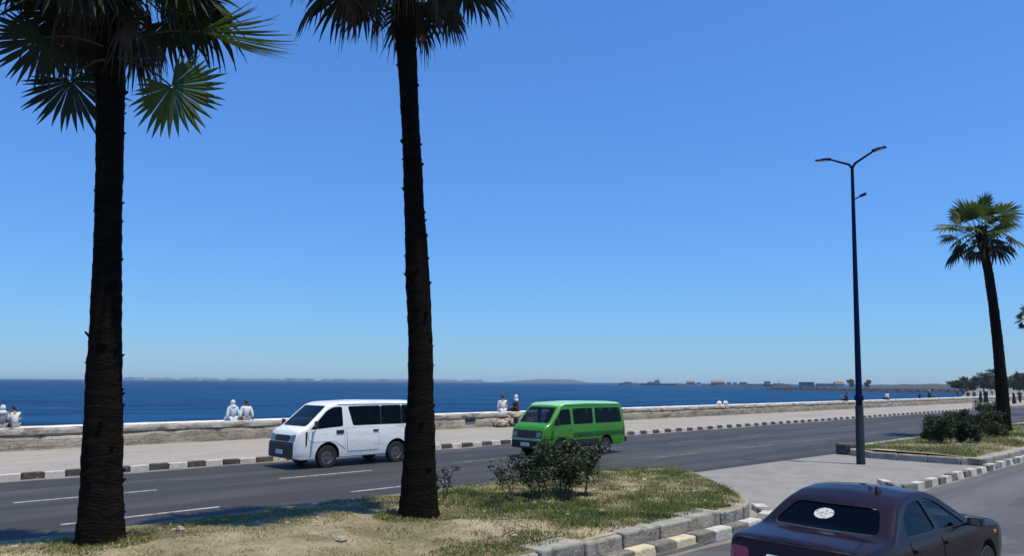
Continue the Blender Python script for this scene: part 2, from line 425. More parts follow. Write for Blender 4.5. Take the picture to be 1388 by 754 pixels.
# kerbs made of stones painted in turn; path = list of (u, v)
def stones(mb, path, length, w, z0, z1, pick, rng, gap=.012, jit=.012, side=1, w2=None):
    P = [Vector((u, v)) for u, v in path]
    seg = [(P[i + 1] - P[i]).length for i in range(len(P) - 1)]; tot = sum(seg)
    def at(s):
        for i, l in enumerate(seg):
            if s <= l or i == len(seg) - 1:
                t = (P[i + 1] - P[i]).normalized(); return P[i] + t * s, t
            s -= l
    s = 0; k = 0
    while s < tot - length * .5:
        L2 = length * rng.uniform(.94, 1.06)
        a, ta = at(s + gap); b, tb = at(min(s + L2 - gap, tot))
        na = Vector((-ta.y, ta.x)) * side; nb = Vector((-tb.y, tb.x)) * side
        j = rng.uniform(-jit, jit); h = z1 + rng.uniform(-jit, jit) * .8
        lean = rng.uniform(-jit, jit)
        V = []
        for z, off in ((z0, 0), (h, .015 + lean)):
            for p, nn in ((a, na), (b, nb)):
                q = p + nn * (j + off); V.append((q.x, q.y, z))
            for p, nn in ((b, nb), (a, na)):
                q = p + nn * (j + w); V.append((q.x, q.y, z))
        f = [(3, 2, 1, 0), (4, 5, 6, 7), (0, 1, 5, 4), (1, 2, 6, 5), (2, 3, 7, 6), (3, 0, 4, 7)]
        if side < 0: f = [t[::-1] for t in f]
        mb.add(V, f, pick(k)); s += L2; k += 1

KM = ['kerb_white', 'kerb_black', 'kerb_yellowed', 'kerb_faded']
mb = MB(); stones(mb, [(-30, FK), (151, FK)], .545, .16, -.02, .175, lambda k: (k + 0) % 2, random.Random(3), jit=.014)
bevel(struct(mb, 'promenade_kerb', KM, uvf=True), .025)

nose_kerb = [(-14, 6.9), (13.4, 6.9), (14.4, 7.15), (15.2, 7.85)]
mb = MB(); stones(mb, nose_kerb, .56, .25, -.02, .18, lambda k: 3 if k % 2 else (2 if k in (42, 44, 36) else 0), random.Random(5), jit=.025)
bevel(struct(mb, 'median_kerb', KM, uvf=True), .03)
mb = MB(); stones(mb, [(21.3, 7.8), (20.2, 6.95), (20.7, 6.68), (29.2, 6.62), (110, 6.6)], .56, .2, -.02, .17, lambda k: 3 * (k % 2), random.Random(6), jit=.03)
bevel(struct(mb, 'crossover_kerb', KM, uvf=True), .03)

# ------------------------------------------------------------------ medians
lo_pts = [(-14, 7.2), (13.2, 7.2), (14.0, 7.45), (14.9, 8.2), (16.0, 9.4), (17.0, 10.5), (17.7, 11.6)]
hi_pts = [(-14, SW), (13.6, SW), (15.2, 13.3), (16.6, 12.95), (17.4, 12.4), (17.7, 11.6)]
def lo1(u): return np.interp(u, [p[0] for p in lo_pts], [p[1] for p in lo_pts])
def hi1(u): return np.interp(u, [p[0] for p in hi_pts], [p[1] for p in hi_pts])
def soil1(u, v):
    d_hi = max(0.0, min(1.0, (SW - v) / 1.6))
    z = .27 + .09 * d_hi
    edge = min(1, max(0, (v - lo1(u)) / .5))
    mid = max(0, min(1, (v - 7.0) / 2.5)) * max(0, min(1, (SW - v) / 2.5))
    return z + .07 * mid + .05 * mnoise.noise((u * .55, v * .55, 0)) * edge + .045 * mnoise.noise((u * 1.9, v * 1.9, 4)) * edge
mb = MB(); us = list(np.linspace(-14, 12.8, 90)) + list(np.linspace(12.85, 17.68, 46)); nv = 44; V = []
for u in us:
    a, b = lo1(u) + .1, hi1(u) - .06
    if b < a: a = b = (a + b) / 2
    for j in range(nv): v = a + (b - a) * j / (nv - 1); V.append((u, v, soil1(u, v)))
mb.add(V, [(i * nv + j, (i + 1) * nv + j, (i + 1) * nv + j + 1, i * nv + j + 1) for i in range(len(us) - 1) for j in range(nv - 1)])
struct(mb, 'median_soil', 'soil', uvf=True, smooth=180)

mb = MB(); stones(mb, lo_pts[:], .92, .46, -.02, .37, lambda k: 0, random.Random(8), gap=.012, jit=.03)
o = bevel(mb.build('planter_wall', ['grey_stone'], uvf=True), .035)
tag(o, 'low wall of worn grey stones round the palm tree median, above the painted kerb', 'wall')
mb = MB(); stones(mb, hi_pts[::-1], .92, .2, -.02, .27, lambda k: 0, random.Random(9), gap=.01, jit=.015)
o = bevel(struct(mb, 'median_edging', ['edging_stone_shaded'], uvf=True), .03)

rg = random.Random(33)
mb = MB()
for i in range(230):
    u, v = rg.uniform(-1, 15), rg.uniform(7.5, SW - .3)
    if v < lo1(u) + .5 or v > hi1(u) - .2: continue
    r = rg.uniform(.012, .04) * (2 if rg.random() < .06 else 1)
    mb.ell((u, v, soil1(u, v) + r * .3), (r * rg.uniform(.8, 1.6), r, r * .6), 6, 4, jit=.2, rng=rg)
tag(mb.build('pebbles', ['rock'], uvf=True), 'small pale stones scattered over the bare ground of the palm median', 'pebbles', kind='stuff')

# second median
U2 = 27.8
def soil2(u, v):
    mid = max(0, min(1, (v - 7.0) / 1.5)) * max(0, min(1, (12.0 - v) / 1.5))
    return .25 + .1 * mid + .04 * mnoise.noise((u * .5, v * .5, 9)) * mid
mb = MB(); us = np.concatenate([np.linspace(U2 + .45, U2 + 3, 20), np.linspace(U2 + 3.5, 110, 130)]); vs = np.linspace(7.05, 11.9, 16)
mb.add([(u, min(v, 10.1 + (u - U2 - .15) * .95, 11.9), soil2(u, v)) for u in us for v in vs], [(i * 16 + j, (i + 1) * 16 + j, (i + 1) * 16 + j + 1, i * 16 + j + 1) for i in range(149) for j in range(15)])
struct(mb, 'far_median_soil', 'soil', uvf=True, smooth=180)
mb = MB(); stones(mb, [(110, 12.05), (29.8, 12.05), (28.8, 11.5), (U2 + .3, 10.4), (U2 + .3, 7.3), (28.5, 7.0), (110, 7.0)], .95, .34, -.02, .29, lambda k: 0, random.Random(12), gap=.01, jit=.015)
o = bevel(mb.build('planter_wall', ['grey_stone'], uvf=True), .04)
tag(o, 'low grey stone edging round the grassy median with the hedge, behind the street lamp', 'wall')
# loose concrete block at the corner
mb = MB(); mb.box(-.42, .42, -.28, .28, 0, .40)
p = G(1150, 616, .06)
o = bevel(mb.build('concrete_block', ['kerb_black'], loc=p, rz=R(40)), .06)
tag(o, 'squat dark weathered concrete block lying on the pavement beside the street lamp', 'block')

# grass as one object of blades per median
def grass(name, nb, u0, u1, v0, v1, hf, lof, hif, dens, rng, hmax=.12):
    pts = []; tries = 0
    while len(pts) < nb and tries < nb * 8:
        tries += 1
        u = rng.uniform(u0, u1); v = rng.uniform(v0, v1)
        if v < lof(u) + .2 or v > hif(u) - .12: continue
        d, g = dens(u, v)
        if rng.random() > d: continue
        pts.append((u, v, g))
    V = np.zeros((len(pts) * 3, 3)); mi = []
    for i, (u, v, g) in enumerate(pts):
        z = hf(u, v); a = rng.uniform(0, 6.283); h = hmax * rng.uniform(.35, 1) * (.5 + .7 * g) * (.55 + 1.3 * max(0, mnoise.noise((u * 1.9, v * 1.9, 31)) + .25)); w = rng.uniform(.006, .013)
        dx, dy = math.cos(a) * w, math.sin(a) * w; lx, ly = rng.gauss(0, .8) * h, rng.gauss(0, .8) * h
        V[3 * i] = (u - dx, v - dy, z - .01); V[3 * i + 1] = (u + dx, v + dy, z - .01); V[3 * i + 2] = (u + lx, v + ly, z + h)
        r = rng.random(); dk = mnoise.noise((u * 1.3, v * 1.3, 17)) > .12
        mi.append((3 if dk else 0) if r < g * .95 else (1 if r < .35 + g * .6 else 2))
    Fq = np.arange(len(pts) * 3).reshape(-1, 3)
    me = np_mesh(name, V, Fq, mi, ['grass_green', 'grass_yellow', 'grass_dry', 'grass_dark'])
    o = link(name, me, uvf=True)
    return tag(o, kind='stuff')
def dens1(u, v):
    n = mnoise.noise((u * .45, v * .45, 2)) + .55 * mnoise.noise((u * 1.5, v * 1.5, 7))
    nearness = max(0, min(1, (u - 6.5) / 4.5))
    g = .12 + .95 * nearness * max(0, min(1, .75 + n * .6)) + .22 * max(0, n)
    d = max(.10, min(1, .42 + n * 1.0 + .36 * nearness))
    if u < 7 and 8.2 < v < 9.5: d *= .35                          # bare trodden strip
    if v < 8.2 and 2 < u < 9: g += .3; d = min(1, d + .35)
    for bu, bv in ((3.73, 11.62), (8.16, 10.29)):
        if math.hypot(u - bu, v - bv) < .75: d, g = max(d, .8), max(g, .55)
    return d, max(0, min(1, g))
o = grass('grass', 120000, -2, 17.7, 7, SW, soil1, lo1, lambda u: hi1(u) - (.35 if u < 12.5 else 0), dens1, random.Random(21), .072)
tag(o, 'patchy green and straw coloured grass round the feet of the two palms', 'grass')
def dens2(u, v):
    n = mnoise.noise((u * .4, v * .4, 12))
    return max(.25, .6 + n), max(0, min(1, .72 + n * .7))
o = grass('grass', 26000, U2 + .75, 55, 7.2, 11.9, soil2, lambda u: 7.2, lambda u: min(11.75, 10.3 + (u - U2 - .3) * 1.0), dens2, random.Random(22), .14)
tag(o, 'short sparse grass on the median in front of the hedge', 'grass')

# ------------------------------------------------------------------ sea wall
wall = thing('sea_wall', 'long weathered stone sea wall with whitewashed top along the promenade', 'wall', (0, 0, 0), R(45))
WV, WT = 31.0, .93
mb = MB(); us = np.arange(-40, 152, .22); prof = [(0, .1), (0, .25), (0, .4), (.0, .56), (.02, .60), (.09, .64), (.09, .72), (.09, .79)]
V = []
for u in us:
    for j, (dv, z) in enumerate(prof):
        nn = .05 * mnoise.noise((u * 1.1, z * 3, 1)) + .06 * mnoise.noise((u * 3.7, z * 9, 2))
        V.append((u, WV + dv + nn, z + (.03 * mnoise.noise((u * 1.7, 3, z)) if 2 < j < 7 else 0)))
    V.append((u, WV + 1.0, .79)); V.append((u, WV + 1.0, -3))
k = len(prof) + 2
mb.add(V, [(i * k + j, (i + 1) * k + j, (i + 1) * k + j + 1, i * k + j + 1) for i in range(len(us) - 1) for j in range(k - 1)])
mb.build('wall_body', ['wall_plaster'], wall, smooth=50)
mb = MB(); V = []
prof = [(.07, .69), (.03, .70), (.02, .78), (.02, .89), (.05, .93), (.5, .945), (1.08, .93), (1.10, .7)]
for u in us:
    for j, (dv, z) in enumerate(prof):
        nn = .035 * mnoise.noise((u * 1.3, z * 2, 11)) + .03 * mnoise.noise((u * 4.1, z * 5, 12))
        V.append((u, WV + dv - .02 + (nn if j < 4 else 0), z + .012 * mnoise.noise((u * 1.5, dv * 3, 6)) + (.03 * mnoise.noise((u * 2.3, 8, z)) if j in (1, 2) else 0)))
k = len(prof); o_ = len(V)
mb.add(V, [(i * k + j, (i + 1) * k + j, (i + 1) * k + j + 1, i * k + j + 1) for i in range(len(us) - 1) for j in range(k - 1)])
mb.m = [0 if q % (k - 1) >= 4 else 1 for q in range(len(mb.f))]
mb.build('coping', ['wall_coping', 'wall_edge'], wall, smooth=50)
p = G(631, 570, .6); u_, v_ = toUV(p)
def wall_u(px):                                              # u where the column px meets the wall line v
    d = ray(px, 560); t = (d.x / d.y); v = WV + .4
    return v * (1 + t) / (1 - t)
uu = wall_u(631)
mb = MB(); mb.box(uu - .35, uu + .35, WV - .05, WV + .03, .50, .66)
bevel(mb.build('dark_wall_patch', ['grille_black'], wall), .03)  # small dark block on the wall face
# heap of rocks against the wall
uu = wall_u(688) 
heap = thing('rock_heap', 'heap of pale broken rocks piled against the sea wall under a seated couple', 'rocks', W(uu, WV - .1, .15), R(45))
rg = random.Random(4)
for i in range(34):
    a = rg.uniform(-1.5, 1.5); h = max(0, 1 - abs(a) / 1.6)
    z = rg.uniform(0, .72) * h; d = rg.uniform(-.45, .12) * (1.1 - z); r = rg.uniform(.13, .26)
    mb = MB(); mb.ell((a, d, z + r * .5), (r * rg.uniform(.9, 1.5), r, r * .75), 7, 5, jit=.18, rng=rg)
    mb.build('rock', ['rock'], heap)

# ------------------------------------------------------------------ palms
def frond(base, az, el, plen, brad, droop, rng, nseg=24, spread=R(118), dead=0, roll=0.0, sag=.35, hang=0.0, web=.5, ragged=0.0):
    """one fan leaf: stalk (mi 0) and fan (mi 1); coordinates local to the palm's base"""
    mb = MB()
    p = Vector(base); d = Vector((math.cos(az) * math.cos(el), math.sin(az) * math.cos(el), math.sin(el)))
    pts = [p.copy()]; K = 8
    for i in range(K):
        p = p + d * (plen / K); d = (d + Vector((0, 0, -droop / K))).normalized(); pts.append(p.copy())
    mb.tube(pts, [.024 - .013 * i / K for i in range(K + 1)], 5, 0)
    t = d.copy(); up = Vector((0, 0, 1))
    s = t.cross(up); s = s.normalized() if s.length > .05 else Vector((1, 0, 0))
    nrm = s.cross(t).normalized()
    q = Quaternion(t, roll); s = q @ s; nrm = q @ nrm
    if hang: t2 = (t + Vector((0, 0, -hang))).normalized(); q2 = t.rotation_difference(t2); t, s, nrm = t2, q2 @ s, q2 @ nrm
    hub = pts[-1]; da = 2 * spread / nseg
    rows = [.03, web * .5, web, web + (1 - web) * .35, web + (1 - web) * .7, 1.0]
    for k in range(nseg):
        a = -spread + da * (k + .5) + rng.gauss(0, .02)
        L = brad * (1 - .28 * (a / spread) ** 2) * rng.uniform(.9, 1.06)
        if dead: L *= rng.uniform(.7, 1.05)
        dd = (t * math.cos(a) + s * math.sin(a) - nrm * (.10 + .10 * (a / spread) ** 2)).normalized()
        side = dd.cross(nrm).normalized()
        tw = rng.gauss(0, .25 + ragged) + (rng.gauss(0, .8) if dead else 0)
        V = []; sagk = sag * rng.uniform(.6, 1.5) * (1 + ragged * rng.random() * 2)
        q = hub.copy(); cd = dd.copy(); rp = 0.0
        for r in rows:
            hw = min(da * .52 * r * L, da * .52 * web * L) * (1 if r <= web else max(.04, (1 - (r - web) / (1 - web)) ** .8))
            hw = max(hw, .003)
            if r > web:
                cd = (cd + Vector((0, 0, -1)) * (sagk * 1.5 * (r - rp)) + side * (tw * .35 * (r - rp))).normalized()
            q = q + cd * ((r - rp) * L); rp = r
            fold = nrm * hw * .55
            V += [q - side * hw - fold * .5, q + fold * .5, q + side * hw - fold * .5]
        Fc = []
        for i in range(len(rows) - 1):
            o = 3 * i; Fc += [(o, o + 1, o + 4, o + 3), (o + 1, o + 2, o + 5, o + 4)]
        mb.add(V, Fc, 1)
    return mb

def palm(name, label, base_px, base_z, centers, crown_px, rng, nfr, plen, brad, special=(), group=None, ndead=16, nseg=24, rscale=1.0, elr=100, nstr=0, jit=.15):
    base = G(base_px[0], base_px[1], base_z); Y = base.y
    root = thing(name, label, 'palm tree', base, 0, group)
    loc = lambda px, py, dy=0: AT(px, py, Y + dy) - base
    cs = [(loc(x, y), w * Y / FPX / 2 * rscale) for x, y, w in centers]
    cs[0][0].z = min(cs[0][0].z, 0) - .12
    # densify the trunk
    zs = np.array([c[0].z for c in cs]); xs = np.array([c[0].x for c in cs]); ys = np.array([c[0].y for c in cs]); rs = np.array([c[1] for c in cs])
    N = 150; Z = np.linspace(zs[0], zs[-1], N); n = 22; mb = MB(); V = []
    for i, z in enumerate(Z):
        x, y, r = np.interp(z, zs, xs), np.interp(z, zs, ys), np.interp(z, zs, rs)
        r *= 1 + .35 * math.exp(-(z - zs[0]) / .25) * .35
        ring = .035 * ((i % 4) / 3.0 - .5)
        for k in range(n):
            a = 2 * math.pi * k / n
            nn = .055 * mnoise.noise((math.cos(a) * 2.1 + base.x, math.sin(a) * 2.1, z * 2.2)) + .045 * mnoise.noise((math.cos(a) * 6, math.sin(a) * 6 + base.x, z * 7))
            rr = r * (1 + ring + nn)
            V.append((x + rr * math.cos(a), y + rr * math.sin(a), z))
    mb.add(V, [(i * n + k, i * n + (k + 1) % n, (i + 1) * n + (k + 1) % n, (i + 1) * n + k) for i in range(N - 1) for k in range(n)])
    # short cut leaf bases on the bark
    H = zs[-1] - zs[0]
    for i in range(75):
        z = zs[0] + H * (rng.random() ** .7) * .99 + .1
        if z > zs[-1]: continue
        x, y, r = np.interp(z, zs, xs), np.interp(z, zs, ys), np.interp(z, zs, rs)
        a = rng.uniform(0, 6.283); o = Vector((math.cos(a), math.sin(a), 0)); s = Vector((-o.y, o.x, 0))
        l = rng.uniform(.02, .05) * (1.0 if rng.random() < .92 else 1.9); w = rng.uniform(.02, .05)
        mb.obox(Vector((x, y, z)) + o * (r * .97) + Vector((0, 0, l * .4)), s * w, (o * .6 + Vector((0, 0, .8))) * l, o * .016)
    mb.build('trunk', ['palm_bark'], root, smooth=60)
    top = Vector((xs[-1], ys[-1], zs[-1]))
    # fibrous head under the leaves
    mb = MB(); rt = rs[-1]
    for i in range(90):
        a = rng.uniform(0, 6.283); z = top.z + rng.uniform(-.75, .55); o = Vector((math.cos(a), math.sin(a), 0)); s = Vector((-o.y, o.x, 0))
        l = rng.uniform(.10, .24)
        mb.obox(Vector((np.interp(z, zs, xs), np.interp(z, zs, ys), z)) + o * (rt * 1.02) + Vector((0, 0, l * .5)), s * rng.uniform(.03, .07), (o * .35 + Vector((0, 0, .9))) * l, o * .018)
    mb.tube([top + Vector((0, 0, -.1)), top + Vector((0, 0, .35)), top + Vector((0, 0, .75))], [rt * 1.02, rt * .95, rt * .45], 14)
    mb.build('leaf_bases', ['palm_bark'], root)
    cen = loc(*crown_px)
    hub = top.lerp(cen, .85)
    for i in range(nfr):
        az = i * 2.39996 + rng.uniform(-.3, .3); f = (i + .5) / nfr
        el = R(80) - f * R(elr) + rng.uniform(-.12, .12)
        b = hub + Vector((math.cos(az) * rt * .7, math.sin(az) * rt * .7, .35 - .6 * f))
        m = frond(b, az, el, plen * rng.uniform(1 - jit, 1 + jit), brad * rng.uniform(.95 - jit, 1 + jit), .2 + .5 * f + rng.uniform(0, .2), rng, nseg=nseg, roll=rng.gauss(0, .5), sag=.3 + .75 * f, web=rng.uniform(.45, .6), ragged=.7 * f)
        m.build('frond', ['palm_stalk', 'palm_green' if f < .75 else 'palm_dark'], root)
    for i in range(ndead):
        az = i * 2.39996 + 1.0 + rng.uniform(-.3, .3)
        b = hub + Vector((math.cos(az) * rt * .8, math.sin(az) * rt * .8, -.35 + rng.uniform(-.15, .15)))
        m = frond(b, az, R(rng.uniform(-35, 5)), plen * rng.uniform(.55, .95), brad * rng.uniform(.65, .9), rng.uniform(1.2, 2.2), rng, nseg=max(12, nseg - 8), spread=R(85), dead=1, roll=rng.gauss(0, .9), sag=1.3, hang=.8, web=.26, ragged=1.3)
        o = m.build('dead_frond', ['palm_stalk', 'palm_dead'], root)
    if nstr:                                                    # dry leaf threads hanging under the crown
        mb = MB()
        for i in range(nstr):
            a = rng.uniform(0, 6.283); rr = rng.uniform(.25, 1.55); p = hub + Vector((rr * math.cos(a), rr * math.sin(a), -.12 - .22 * rr + rng.uniform(-.15, .15)))
            L_ = rng.uniform(.15, .5); w = rng.uniform(.006, .016); s_ = Vector((rng.gauss(0, 1), rng.gauss(0, 1), 0)).normalized(); d = Vector((rng.gauss(0, .35), rng.gauss(0, .35), -1))
            V = []
            for k in range(6):
                V += [p - s_ * w * (1 - k / 6.5), p + s_ * w * (1 - k / 6.5)]
                p = p + d.normalized() * L_ / 5; d += Vector((rng.gauss(0, .3), rng.gauss(0, .3), 0))
            mb.add(V, [(2 * k, 2 * k + 1, 2 * k + 3, 2 * k + 2) for k in range(5)])
        mb.build('hanging_threads', ['palm_dead'], root)['kind'] = 'stuff'
    for (x0, y0, dy0, x1, y1, dy1, br, spr, rl, mat, tx, ty, tdy) in special:
        # stalk from pixel 0 to pixel 1, fan pointing to pixel t
        a, b2, t2 = loc(x0, y0, dy0), loc(x1, y1, dy1), loc(tx, ty, tdy)
        d = (b2 - a); az = math.atan2(d.y, d.x)
        mbs = MB(); mid = (a + b2) / 2 + Vector((0, 0, .10))
        m = frond(Vector((0, 0, 0)), 0, 0, .01, br, 0, rng, nseg=30, spread=R(spr), sag=.22, web=.62, ragged=.25)
        # orient: local x -> t direction
        t = (t2 - b2).normalized(); view = (CAMPOS - base - b2).normalized()
        nr = (view - t * view.dot(t)).normalized(); sd = nr.cross(t)
        q = Quaternion(t, rl); nr = q @ nr; sd = q @ sd
        Mx = Matrix((t, sd, nr)).transposed()
        vv = [Mx @ Vector(p) + b2 for p in m.v]
        mbs.add(vv, m.f); mbs.m = list(m.m)
        mbs.tube([a, a.lerp(mid, .6), mid.lerp(b2, .3), b2], [.022, .018, .015, .012], 6, 0)
        mbs.build('frond', ['palm_stalk', mat], root)
    return root

palm('palm_tree', 'tall dark palm with the thickest trunk and two low hanging fan leaves', (137, 737), .40,
     [(137, 737, 66), (138, 660, 56), (140, 560, 51), (142, 480, 47), (145, 380, 41), (147, 280, 38), (149, 190, 39), (150, 110, 42), (150, 40, 42), (151, -10, 40), (151, -25, 36)],
     (151, -40), random.Random(31), 58, 1.05, 1.0, ndead=18, elr=84, rscale=.91, nseg=26, nstr=380, group='palms on the median',
     special=[(160, 78, -.2, 232, 116, -.5, .80, 150, .1, 'palm_green', 264, 165, -.55),
              (142, 80, -.3, 96, 108, -.3, .84, 120, -.1, 'palm_dark', 120, 172, -.3),
              (165, 55, -.2, 270, 42, -.3, 1.38, 34, .9, 'palm_green', 395, 70, -.4),
              (140, 62, -.2, 60, 50, -.6, .8, 110, .3, 'palm_dark', 20, 80, -.8)])
palm('palm_tree', 'tall slender palm with shaggy dead leaves, trunk standing in front of the white van', (568, 700), .42,
     [(568, 702, 52), (568, 640, 45), (570, 540, 35), (570, 460, 33), (566, 370, 33), (562, 290, 28), (558, 200, 26), (554, 120, 26), (551, 70, 29), (549, 0, 31), (548, -40, 32), (547, -58, 30)],
     (547, -78), random.Random(47), 60, 1.3, 1.05, ndead=24, elr=88, nseg=24, nstr=260, group='palms on the median')
palm('palm_tree', 'slender leaning palm with compact green crown behind the hedge', (1362, 586), .3,
     [(1362, 588, 18), (1358, 530, 15), (1353, 470, 13), (1346, 410, 12), (1340, 370, 11.5), (1334, 340, 11), (1331, 326, 11)],
     (1327, 320), random.Random(53), 36, 1.05, .88, ndead=14, nseg=18, elr=92, jit=.42, group='palms on the median', rscale=1.0,
     special=[(1322, 318, 0, 1292, 318, 0, .85, 40, 1.0, 'palm_dark', 1262, 324, 0)])
palm('palm_tree', 'short far palm at the right edge of the photo, only its leaf tips showing', (1399, 560), .2,
     [(1399, 562, 9), (1399, 500, 7), (1398, 440, 7)],
     (1398, 432), random.Random(59), 22, .7, .7, ndead=5, nseg=10, group='palms on the median')

# ------------------------------------------------------------------ bushes
def leaf_cloud(mb, clumps, nleaf, size, rng, mi_fn, flat=.5):
    for i in range(nleaf):
        c, r = clumps[rng.randrange(len(clumps))]
        d = Vector((rng.gauss(0, 1), rng.gauss(0, 1), rng.gauss(0, 1))).normalized() * (rng.random() ** .45)
        p = Vector(c) + Vector((d.x * r[0], d.y * r[1], d.z * r[2]))
        if p.z < .02: continue
        ax = Vector((rng.gauss(0, 1), rng.gauss(0, 1), rng.gauss(0, flat))).normalized()
        b = ax.cross(Vector((rng.gauss(0, 1), rng.gauss(0, 1), rng.gauss(0, 1)))).normalized()
        l = size * rng.uniform(.6, 1.3); w = l * .34
        nn = ax.cross(b) * (w * .35)
        mb.add([p, p + ax * l * .5 + b * w - nn, p + ax * l, p + ax * l * .5 - b * w - nn, p + ax * l * .5], [(0, 1, 4), (1, 2, 4), (2, 3, 4), (3, 0, 4)], mi_fn(rng))
def stems(mb, n, spread, h, rng, r=.014, lean=.5):
    tips = []
    for i in range(n):
        a = rng.uniform(0, 6.283); rr = rng.random() ** .5 * spread * .45
        p = Vector((rr * math.cos(a), rr * math.sin(a), -.05)); d = Vector((math.cos(a) * lean * rng.random(), math.sin(a) * lean * rng.random(), 1)).normalized()
        pts = [p.copy()]; hh = h * rng.uniform(.65, 1)
        for k in range(6):
            d = (d + Vector((rng.gauss(0, .14), rng.gauss(0, .14), .05))).normalized(); p = p + d * hh / 6; pts.append(p.copy())
        mb.tube(pts, [r * (1 - .12 * k) for k in range(7)], 5)
        tips += pts[3:]
        for k in (3, 4, 5):
            q = pts[k]; e = (d + Vector((rng.gauss(0, .6), rng.gauss(0, .6), rng.uniform(0, .5)))).normalized()
            mb.tube([q, q + e * hh * .14, q + e * hh * .25 + Vector((0, 0, .02))], [r * .5, r * .4, r * .25], 4); tips.append(q + e * hh * .25)
    return tips
def bush(label, px, py, z, w, h, rng, nst, nleaf, size, open_=0.0, group=None, cr=None, pale=.12, name='bush', scl=1.0):
    b = G(px, py, z)
    root = thing(name, label, 'bush', b, 0, group)
    ms = MB(); tips = stems(ms, nst, w, h * .92, rng)
    ms.build('stem', ['bush_stem'], root, smooth=60)
    cr = cr or .22
    cl = [(t, (cr * rng.uniform(.7, 1.3), cr * rng.uniform(.7, 1.3), cr * rng.uniform(.5, .9))) for t in tips if t.z > h * open_]
    ml = MB(); leaf_cloud(ml, cl, nleaf, size, rng, lambda r: 1 if r.random() < pale else 0)
    ml.build('foliage', ['bush_leaf', 'bush_leaf_pale'], root)
    return root
BG = 'bushes on the palm median'
bush('bushy dark shrub on the median in front of the green van', 756, 674, .42, 1.3, 1.2, random.Random(61), 17, 5200, .07, .22, BG, cr=.2)
bush('thin sparse shrub with bare stems left of the bushy dark one', 706, 682, .42, .5, .95, random.Random(62), 6, 420, .06, .4, BG, cr=.12)
bush('small spindly sapling growing beside the slender palm trunk', 600, 682, .40, .5, .85, random.Random(63), 6, 330, .06, .2, BG, cr=.10, pale=.4)
rg = random.Random(64)
HG = 'clipped bushes of the hedge'
hl = ['rounded dark green bush at the front left end of the hedge', 'low round bush standing in front of the middle of the hedge', 'wide dark bush in the middle of the hedge row',
      'broad bush at the right end of the hedge beside the leaning palm', 'tall dark bush at the back of the hedge under the leaning palm']
for (px, py, w, h), lab in zip([(1272, 602, 1.35, 1.25), (1313, 602, 1.0, .95), (1300, 594, 1.6, 1.35), (1338, 594, 1.7, 1.3), (1345, 578, 2.0, 1.55)], hl):
    b = G(px, py, .32)
    root = thing('hedge_bush', lab, 'bush', b, 0, HG)
    ms = MB(); stems(ms, 9, w * .7, h * .7, rg, r=.02); ms.build('stem', ['bush_stem'], root, smooth=60)
    cl = []
    for i in range(46):
        a = rg.uniform(0, 6.283); r = rg.random() ** .4 * w * .42; zz = rg.uniform(.15, .82) * h
        k = math.sqrt(max(.1, 1 - (zz / h - .3) ** 2 * 1.3))
        cl.append(((r * k * math.cos(a), r * k * math.sin(a), zz), (w * .13, w * .13, h * .13)))
    ml = MB(); leaf_cloud(ml, cl, 7500, .075, rg, lambda r: 1 if r.random() < .05 else 0)
    ml.build('foliage', ['bush_leaf', 'bush_leaf_pale'], root)

# ------------------------------------------------------------------ street lamp
pb = G(1167, 630, .06); pt = AT(1155, 226, pb.y) - pb
lamp = thing('street_lamp', 'tall dark blue street lamp with two arms standing on the paved crossover', 'street lamp', pb)
mb = MB(); K = 12
mb.tube([pt * (i / K) for i in range(K + 1)], [.115 - .065 * i / K for i in range(K + 1)], 16); mb.build('pole', ['lamp_paint'], lamp, smooth=50)
mb = MB()
mb.tube([pt * 0, pt * .11, pt * .112, pt * .19], [.138, .132, .128, .122], 16); mb.build('pole_sleeve', ['lamp_base_paint'], lamp, smooth=40)
mb = MB(); mb.tube([pt * .205, pt * .222], [.143, .14], 16); mb.build('collar', ['lamp_paint'], lamp, smooth=40)
for sgn, L in ((1, 1.22), (-1, 1.12)):
    d = Vector((-c45, c45, 0)) * sgn
    e1 = pt + d * .35 + Vector((0, 0, .22)); e2 = pt + d * .72 + Vector((0, 0, .40)); e3 = pt + d * L + Vector((0, 0, .46))
    mb = MB(); mb.tube([pt - Vector((0, 0, .05)), pt + d * .1 + Vector((0, 0, .1)), e1, e2], [.045, .042, .036, .032], 10)
    arm = mb.build('arm', ['lamp_paint'], lamp, smooth=50)
    t = (e3 - e2).normalized(); s = Vector((c45, c45, 0)); nn = s.cross(t) * -sgn
    if nn.z < 0: nn = -nn
    mb = MB(); mid = (e2 + e3) / 2
    mb.obox(mid - t * .02, t * (e3 - e2).length * .55, s * .085, nn * .025)
    mb.obox(mid - t * .1 + nn * .035, t * (e3 - e2).length * .33, s * .07, nn * .014)
    hd = bevel(mb.build('lamp_head', ['lamp_paint'], lamp), .02)
    mb = MB(); mb.obox(mid - nn * .027, t * (e3 - e2).length * .36, s * .07, nn * .006); mb.build('lens', ['lamp_glass'], hd)
q = pt * .885
mb = MB(); d = Vector((c45, -c45, 0)); mb.tube([q, q + d * .12 + Vector((0, 0, .02)), q + d * .24 + Vector((0, 0, .07))], [.025, .022, .02], 8)
mb.obox(q + d * .33 + Vector((0, 0, .1)), (d + Vector((0, 0, .25))) * .1, Vector((c45, c45, 0)) * .04, Vector((0, 0, .035)))
mb.build('side_bracket', ['lamp_paint'], lamp, smooth=40)

